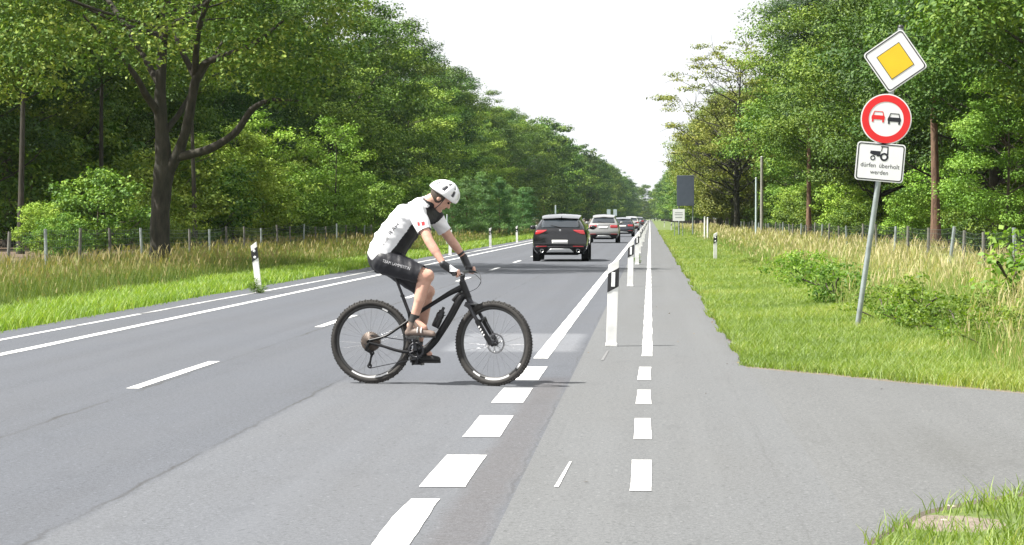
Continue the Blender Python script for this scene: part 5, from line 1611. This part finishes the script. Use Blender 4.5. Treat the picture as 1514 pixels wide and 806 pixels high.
# joints
hipN, hipF = Lc(570, 386, -.095), Lc(575, 386, .095)
kneeN, kneeF = Lc(631, 409, -.115), Lc(632, 432, .115)
ankN, ankF = Lc(611.5, 473, -.125), Lc(618, 512, .125)
pelv = Lc(568, 380); waist = Lc(580, 357); chest = Lc(604, 325); nape = Lc(627, 302)
shN, shF = Lc(616, 313, -.185), Lc(640, 317, .185)
elN, elF = Lc(634.5, 357, -.30), Lc(666, 354, .29)
wrN, wrF = Lc(656, 391, -.345), Lc(685.5, 380, .345)
headc = Lc(654, 290)
hd_f = np.array([math.cos(R(47)), .30, -math.sin(R(47))]); hd_f /= np.linalg.norm(hd_f)        # gaze
hd_u = np.array([math.sin(R(47)), 0.03, math.cos(R(47))]); hd_u -= hd_f * np.dot(hd_f, hd_u); hd_u /= np.linalg.norm(hd_u)
hd_s = np.cross(hd_u, hd_f)                                                                      # towards the rider's left
HM = Matrix(np.stack([hd_f, hd_s, hd_u], 1).tolist())
def hp(f, s, u): return headc + hd_f * f + hd_s * s + hd_u * u
mb = MB()
# torso
mb.ball(pelv, (.125, .165, .13), 20)
capsule(mb, pelv, .135, waist, .125); capsule(mb, pelv + np.array([0, .05, 0]), .12, chest + np.array([0, .06, 0]), .125); capsule(mb, pelv + np.array([0, -.05, 0]), .12, chest + np.array([0, -.06, 0]), .125)
capsule(mb, shN, .06, shF, .06); capsule(mb, nape, .062, headc + hd_u * -.04 - hd_f * .03, .056)
# legs
for h, k_, a_, s in ((hipN, kneeN, ankN, -1), (hipF, kneeF, ankF, 1)):
    capsule(mb, h, .105, k_, .062)
    mb.ball(k_ + np.array([.012, 0, .004]), (.058, .055, .062), 14)
    shin = a_ - k_
    capsule(mb, k_, .055, k_ + shin * .55, .05); capsule(mb, k_ + shin * .5, .048, a_, .036)
    capsule(mb, k_ + shin * .18 + np.array([-.022, 0, 0]), .05, k_ + shin * .48 + np.array([-.018, 0, 0]), .042)
    capsule(mb, a_, .036, a_ + np.array([.10, s * .01, -.07]), .03)
    capsule(mb, a_ + np.array([-.03, 0, -.05]), .033, a_ + np.array([.02, 0, -.05]), .033)
# arms, hands with fingers round the grip
hands = {}
for sh, el, wr, ge, s in ((shN, elN, wrN, GN, 1), (shF, elF, wrF, GF, -1)):
    capsule(mb, sh, .058, el, .042); capsule(mb, el, .043, el + (wr - el) * .45, .041); capsule(mb, el + (wr - el) * .4, .039, wr, .027)
    gc = ge + bd_ * s * .065                       # middle of the grip
    fw = np.array([1, 0, 0]); up = np.array([0, 0, 1.0])
    palm = gc - fw * .012 + up * .022
    prims = [(wr, .026, palm + np.array([-.015, 0, .004]), .026)]
    for i in range(4):
        o = bd_ * s * (-.032 + .0215 * i)
        kn = gc + o + fw * .022 + up * .026
        ln = (.85, .97, 1.0, .92)[i] if s > 0 else (.85, .97, 1.0, .92)[i]
        prims += [(palm + o * .9 + np.array([-.02, 0, 0]), .0135, kn, .0115), (kn, .0105, gc + o + fw * .036 * ln + up * -.006, .0095), (gc + o + fw * .036 * ln + up * -.006, .0095, gc + o + fw * .012 + up * -.027 * ln, .0085)]
    th0 = palm + bd_ * s * .03 + np.array([-.02, 0, -.002])
    th1 = gc + bd_ * s * .058 + np.array([-.012, 0, -.012]); th2 = gc + bd_ * s * .066 + np.array([.02, 0, -.02])
    prims += [(th0, .0135, th1, .0115), (th1, .011, th2, .0095)]
    hands[s] = (wr, palm, gc, prims)
    for (a, ra, b, rb) in prims: capsule(mb, a, ra, b, rb, 10)
# head: skull, jaw, nose, ears, brow
mb.ball(hp(-.012, 0, .035), (.098, .077, .10), 20, 0, HM)
mb.ball(hp(.025, 0, -.045), (.07, .062, .075), 18, 0, HM)
capsule(mb, hp(.03, -.02, -.095), .028, hp(.075, 0, -.105), .022, 12); capsule(mb, hp(.03, .02, -.095), .028, hp(.075, 0, -.105), .022, 12)
capsule(mb, hp(.088, 0, .005), .009, hp(.112, 0, -.034), .0135, 10)
capsule(mb, hp(.086, -.032, .02), .012, hp(.086, .032, .02), .012, 10)
capsule(mb, hp(.084, -.018, -.066), .010, hp(.084, .018, -.066), .010, 10)
for s in (-1, 1): mb.ball(hp(-.012, s * .076, -.02), (.022, .010, .034), 12, 0, HM)
person = fuse('person', mb, [m_skin], .0075, 5)
person.location = BO; person.rotation_euler = (0, 0, TH)
tag(person, 'cyclist in white and black jersey, black shorts and white helmet riding the mountain bike', 'person')
# eyes, brows, lips
m_eye = pbr('eye_dark', (0.03, 0.025, 0.02), .15); m_lip = pbr('lip', (0.42, 0.16, 0.13), .5); m_hair = pbr('hair_grey_brown', (0.06, 0.045, 0.035), .7, 0, .3, 60)
for s in (-1, 1):
    mb = MB(); mb.ball(hp(.080, s * .031, -.002), (.012, .014, .009), 10, 0, HM); mb.build('eye', m_eye, person)
    mb = MB(); capsule(mb, hp(.093, s * .045, .020), .005, hp(.098, s * .016, .022), .005, 8); mb.build('eyebrow', m_hair, person)
mb = MB(); capsule(mb, hp(.092, -.02, -.066), .006, hp(.092, .02, -.066), .006, 8); mb.build('lips', m_lip, person)
mb = MB()
vs, fs = [], []
for i, u in enumerate(np.linspace(-.075, .03, 7)):
    for j in range(19):
        a = R(70 + 220 * j / 18); rxy = 1.035 * math.sqrt(max(.05, 1 - ((u - .035) / .125) ** 2))
        vs.append(hp(-.012 + .098 * rxy * math.cos(a), .078 * rxy * math.sin(a), u))
fs = [(i * 19 + j, i * 19 + j + 1, (i + 1) * 19 + j + 1, (i + 1) * 19 + j) for i in range(6) for j in range(18)]
mb.add(vs, fs, 0, True); hr = mb.build('hair', m_hair, person); sm_ = hr.modifiers.new('t', 'SOLIDIFY'); sm_.thickness = .008; sm_.offset = 1
# helmet
m_hw = pbr('helmet_white', (0.80, 0.80, 0.81), .3, 0, .03, 6, coat=.5); m_hg = pbr('helmet_liner_grey', (0.10, 0.10, 0.11), .7)
def helm(mb, sc, holes, u0=-.02):
    nl, na = 15, 48
    vs = []
    for i in range(nl):
        el_ = R(-6 + 96 * i / (nl - 1))
        for j in range(na):
            a = 2 * PI * j / na
            f = .122 * math.cos(el_) * math.cos(a) * (1.0 if math.cos(a) > 0 else 1.02); s = .092 * math.cos(el_) * math.sin(a); u = .106 * math.sin(el_)
            ridge = 1 + (.035 * math.cos(a * 8) * math.cos(el_) if holes else 0)
            drop = -.035 * max(0, -math.cos(a)) * (1 - i / (nl - 1)) + .012 * max(0, math.cos(a)) * (1 - i / (nl - 1))
            vs.append(hp(-.006 + f * sc * ridge, s * sc * ridge, .035 + u * sc + drop))
    fs = []
    for i in range(nl - 1):
        for j in range(na):
            seg = (j + 3) % 6
            if holes and 3 <= i <= 11 and seg in (0, 1) and i not in (7,): continue
            fs.append((i * na + j, i * na + (j + 1) % na, (i + 1) * na + (j + 1) % na, (i + 1) * na + j))
    mb.add(vs, fs, 0, True)
mb = MB(); helm(mb, 1.0, True); hm = mb.build('helmet', m_hw, person); q_ = hm.modifiers.new('t', 'SOLIDIFY'); q_.thickness = .014; q_.offset = 1
mb = MB(); helm(mb, .985, False); mb.build('helmet_liner', m_hg, hm)
mb = MB()
for s in (-1, 1): mb.tube([hp(.02, s * .088, .02), hp(.03, s * .078, -.05), hp(.03, s * .035, -.125), hp(.035, 0, -.135)], .004, 6)
mb.build('chin_strap', m_pb, hm)
# jersey
mb = MB()
capsule(mb, pelv + np.array([.02, .05, .03]), .150, waist + np.array([0, .03, 0]), .156, 20); capsule(mb, pelv + np.array([.02, -.05, .03]), .150, waist + np.array([0, -.03, 0]), .156, 20)
for q in (-1, 1): capsule(mb, waist + np.array([0, q * .035, 0]), .152, chest + np.array([0, q * .065, 0]), .142, 20)
capsule(mb, chest + np.array([.0, 0, 0]), .15, nape + np.array([-.02, 0, -.03]), .095, 20)
capsule(mb, shN + np.array([0, .01, 0]), .075, shF, .075, 18); capsule(mb, nape + np.array([-.01, 0, -.01]), .076, nape + (headc - nape) * .32, .064, 18)
for sh, el in ((shN, elN), (shF, elF)): capsule(mb, sh, .077, sh + (el - sh) * .62, .063, 18)
jersey = fuse('jersey', mb, [m_jw, m_jk, m_jr], .0085, 6, person)
axv = Lc(622, 300) - Lc(563, 372); axl = np.linalg.norm(axv); axv /= axl; A0 = Lc(563, 372)
nrm = np.array([axv[2], 0, -axv[0]])
def cut_below(ob, test):
    me = ob.data
    import bmesh
    bm = bmesh.new(); bm.from_mesh(me)
    dl_ = [f for f in bm.faces if test(np.array(f.calc_center_median()))]
    bmesh.ops.delete(bm, geom=dl_, context='FACES'); bm.to_mesh(me); bm.free()
def seg_d(p, a, b):
    t = np.clip(np.dot(p - a, b - a) / np.dot(b - a, b - a), 0, 1); return np.linalg.norm(p - a - (b - a) * t)
hemz = Lc(575, 373.5)[2]
for sh, el in ((shN, elN), (shF, elF)):
    d_ = (el - sh) / np.linalg.norm(el - sh); endp = sh + (el - sh) * .66
    cut_below(jersey, lambda c: np.dot(c - endp, d_) > 0 and seg_d(c, sh, el) < .1)
for p in jersey.data.polygons:
    c = np.array(p.center); t = np.dot(c - A0, axv); nn = np.dot(c - A0, nrm)
    dN, dF = seg_d(c, shN, elN), seg_d(c, shF, elF)
    arm = (dN < .088 and c[1] < -.14) or (dF < .088 and c[1] > .14)
    edge = .112 - .02 * max(0, t) / axl
    if arm: p.material_index = 0 if c[1] < 0 or np.dot(c - shF, elF - shF) / np.dot(elF - shF, elF - shF) > .22 else 1  # far sleeve's upper part goes black: its shade put into the colour
    elif nn > edge and abs(c[1]) < .24: p.material_index = 1
    elif t > axl * 1.08 and abs(c[1]) < .10 and nn > .0: p.material_index = 1
    elif .62 < t / axl < .88 and nn < -.02 and abs(c[1]) < .09: p.material_index = 1
    else: p.material_index = 0
# shorts
mb = MB()
mb.ball(pelv + np.array([-.005, 0, -.005]), (.142, .178, .142), 24)
capsule(mb, pelv, .145, pelv + (waist - pelv) * .5, .145, 20)
for h, k_ in ((hipN, kneeN), (hipF, kneeF)): capsule(mb, h, .125, h + (k_ - h) * .86, .083, 20)
shorts = fuse('shorts', mb, [m_sh], .0085, 6, person)
for h, k_ in ((hipN, kneeN), (hipF, kneeF)):
    d_ = (k_ - h) / np.linalg.norm(k_ - h); e_ = h + (k_ - h) * .87
    cut_below(shorts, lambda c: np.dot(c - e_, d_) > 0 and seg_d(c, h, k_ + d_ * .1) < .12)
def folds(ob, amp, axis, origin, k1, k2):
    me = ob.data; n_ = len(me.vertices)
    co = np.empty(n_ * 3); me.vertices.foreach_get('co', co); co = co.reshape(-1, 3)
    no = np.empty(n_ * 3); me.vertices.foreach_get('normal', no); no = no.reshape(-1, 3)
    t = (co - origin) @ axis; u = np.cross(axis, np.array([0, 1., 0])); q = (co - origin) @ u
    w1 = np.sin(k1 * t + 9 * co[:, 1] + 14 * q + 1.3 * np.sin(11 * q + 7 * co[:, 1])); w2 = np.sin(k2 * t - 13 * q + 12 * co[:, 1] + 2 * np.sin(9 * t))
    m_ = .5 + .5 * np.sin(7 * t + 11 * q + 5 * co[:, 1])
    d = amp * (np.maximum(w1, -.2) * m_ + .7 * np.maximum(w2, -.2) * (1 - m_))
    co = co + no * d[:, None]
    me.vertices.foreach_set('co', co.ravel()); me.update()
folds(jersey, .0085, axv, A0, 58, 41)
folds(shorts, .0045, (kneeN - hipN) / np.linalg.norm(kneeN - hipN), hipN, 60, 44)
# gloves
for s in (1, -1):
    wr, palm, gc, prims = hands[s]
    mb = MB()
    capsule(mb, wr + (palm - wr) * -.05, .034, palm + np.array([-.012, 0, .003]), .033, 14)
    for (a, ra, b, rb) in prims[1:]:
        if ra > .0105 and rb > .0100: capsule(mb, np.array(a), ra + .005, np.array(b) * .8 + np.array(a) * .2, rb + .0045, 10)
    gl = fuse('glove', mb, [m_pb, m_jw], .005, 4, person)
    for p in gl.data.polygons:
        c = np.array(p.center)
        if c[2] > palm[2] - .004 and np.dot(c - palm, np.array([1., 0, 0])) > -.03 and np.dot(c - gc, bd_) * s < .02 and s > 0: p.material_index = 1
    mb = MB(); d_ = (palm - wr) / np.linalg.norm(palm - wr); mb.tube([wr - d_ * .012, wr + d_ * .012], [.033, .034], 16); mb.build('glove_cuff', m_pb, gl)
# socks and shoes
m_shoe = pbr('shoe_brown_grey', (0.15, 0.11, 0.09), .6, 0, .25, 14); m_sole = pbr('shoe_sole', (0.03, 0.03, 0.03), .8); m_sd = pbr('shoe_black', (0.02, 0.02, 0.02), .6)
for a_, pd_, s, ms in ((ankN, PN, -1, m_shoe), (ankF, PF, 1, m_sd)):
    mb = MB()
    so_ = np.array([pd_[0], a_[1], pd_[2] + .028])
    heel = np.array([a_[0] - .045, a_[1], so_[2] + .022]); toe = np.array([a_[0] + .175, a_[1] + s * .015, so_[2] + .012]) 
    capsule(mb, heel, .036, heel + (toe - heel) * .5 + np.array([0, 0, .012]), .042, 14); capsule(mb, heel + (toe - heel) * .45 + np.array([0, 0, .01]), .042, toe, .03, 14)
    capsule(mb, heel + np.array([.01, 0, .0]), .036, a_ + np.array([.0, 0, .0]), .041, 14); capsule(mb, a_ + np.array([.01, 0, -.01]), .038, heel + (toe - heel) * .55 + np.array([0, 0, .02]), .034, 14)
    sho = fuse('shoe', mb, [ms, m_sole], .006, 4, person)
    zs = so_[2] - .004
    for v in sho.data.vertices:
        if v.co.z < zs: v.co.z = zs
    mb = MB()
    pl = []
    for i in range(24):
        t = 2 * PI * i / 24; x = math.cos(t); pl.append((heel[0] - .03 + (toe[0] - heel[0] + .062) * (x * .5 + .5), a_[1] + s * .008 + .042 * math.sin(t) * (.8 + .25 * x)))
    mb.prism(pl, zs - .014, zs + .004, lambda x, y, z: (x, y, z)); mb.build('sole', m_sole, sho)
    mb = MB()
    for f in (.42, .58): 
        c = heel + (toe - heel) * f + np.array([0, 0, .018]); mb.tube([c + np.array([0, .046 * math.cos(q), .046 * math.sin(q)]) for q in np.linspace(-.2, PI + .2, 12)], .005, 6)
    mb.build('shoe_strap', m_decal if s < 0 else m_sd, sho)
    mb = MB(); d_ = (kneeN - ankN if s < 0 else kneeF - ankF); d_ = d_ / np.linalg.norm(d_)
    mb.tube([a_ - d_ * .02, a_ + d_ * .025, a_ + d_ * .05], [.043, .0405, .041], 16); mb.build('sock', m_sd, sho)
mb = MB(); d_ = (wrF - elF) / np.linalg.norm(wrF - elF); mb.tube([wrF - d_ * .05, wrF - d_ * .03], [.033, .032], 16); mb.build('wristband', m_pb, person)

# printing on the clothes, laid on the cloth surface
bpy.context.view_layer.update()
def drape_print(ob, name, polys, mat, off=.0035):
    """polys: lists of photo points; each is projected on to the cloth and given its own mesh face"""
    bv = BVHTree.FromPolygons([tuple(v.co) for v in ob.data.vertices], [tuple(p.vertices) for p in ob.data.polygons])
    mb = MB()
    for pts, faces in polys:
        out, ok = [], True
        for px, py in pts:
            d = lray(px, py); d = d / np.linalg.norm(d)
            h = bv.ray_cast(Vector(CL), Vector(d))
            if h[0] is None: ok = False; break
            out.append(np.array(h[0]) - d * off)
        if ok: mb.add(out, faces)
    if mb.f: return mb.build(name, mat, ob)
m_faded = pbr('faded_white_print', (0.40, 0.40, 0.42), .7, 0, .5, 90)
p0, p1 = np.array([565.0, 387.5]), np.array([605.5, 399.5])
va, fa = text_pts('TEAM', 1.0, 'LEFT'); vb, fb = text_pts('LAMMERTIN', 1.0, 'LEFT')
off_ = va[:, 0].max() + .35
wv = off_ + vb[:, 0].max()
e1 = (p1 - p0) / wv; e2 = np.array([e1[1], -e1[0]]) / np.linalg.norm(e1) * 6.4
for v, f, xx in ((va, fa, 0.0), (vb, fb, off_)):
    drape_print(shorts, 'lettering', [([tuple(p0 + (x + xx) * e1 + y * e2) for x, y, _ in v], f)], m_faded)
def stroke(x0, y0, x1, y1, wd):
    d = np.array([x1 - x0, y1 - y0], float); d /= np.linalg.norm(d); n_ = np.array([-d[1], d[0]]) * wd / 2
    a, b = np.array([x0, y0]), np.array([x1, y1]); m_ = (a + b) / 2
    return ([tuple(a - n_), tuple(a + n_), tuple(m_ + n_), tuple(b + n_), tuple(b - n_), tuple(m_ - n_)], [(0, 1, 2, 5), (5, 2, 3, 4)])
m_pg = pbr('print_dark_grey', (0.05, 0.05, 0.06), .7)
ma = []
def glyph(x, y, k, segs, wd):
    ca, sa = math.cos(R(-52)), math.sin(R(-52))
    f = lambda a, b: (x + k * (a * ca - b * sa), y + k * (a * sa + b * ca))
    for (a, b, c, d) in segs:
        p, q = f(a, b), f(c, d); ma.append(stroke(p[0], p[1], q[0], q[1], wd))
G1 = [(-1, 1, -1, -1), (-1, -1, .8, -1), (.8, -1, .8, 0), (.8, 0, -1, 0), (0, 0, .9, 1)]
G2 = [(-1, 1, 0, -1), (0, -1, 1, 1), (-.5, .3, .5, .3)]
G3 = [(-1, -1, -1, 1), (1, -1, 1, 1), (-1, 0, 1, 0)]
for (x, y), g_s in zip(((577.5, 344), (582, 338.5), (586.5, 333)), (G1, G2, G3)): glyph(x, y, 2.5, g_s, 1.0)
for (x, y), g_s in zip(((567, 361), (570, 357.3), (573, 353.6)), (G2, G3, G1)): glyph(x, y, 1.6, g_s, .6)
for q_m in range(2):
    half = ma[:11] if q_m == 0 else ma[11:]
    drape_print(jersey, 'printed_mark', half, m_pg)
def patch4(pts, n_=5):
    a, b, c, d = [np.array(q, float) for q in pts]; g = []
    for i in range(n_):
        for j in range(n_):
            s, t = i / (n_ - 1), j / (n_ - 1); g.append(tuple((a * (1 - s) + b * s) * (1 - t) + (d * (1 - s) + c * s) * t))
    return (g, [(i * n_ + j, i * n_ + j + 1, (i + 1) * n_ + j + 1, (i + 1) * n_ + j) for i in range(n_ - 1) for j in range(n_ - 1)])
drape_print(jersey, 'red_patch', [patch4(((616.6, 328.5), (620.2, 328), (620.8, 333.5), (617.2, 334))), patch4(((622.6, 328), (627.5, 327.3), (628, 332.8), (623.4, 333.6)))], m_jr)

# ------------------------------------------------------------------ summer haze down the road
hz = MB(); hz.box((0, 1270, 33), (1440, 2700, 70))
m, nt, out = new_mat('haze_air')
pv = N(nt, 'ShaderNodeVolumePrincipled')
pv.inputs['Color'].default_value = (0.70, 0.86, 1.0, 1)
pv.inputs['Density'].default_value = 0.00005
pv.inputs['Anisotropy'].default_value = 0.2
nt.links.new(pv.outputs[0], out.inputs['Volume'])
ho = hz.build('haze', m); ho['kind'] = 'stuff'; ho['label'] = 'pale summer haze over the far road'; ho['category'] = 'haze'
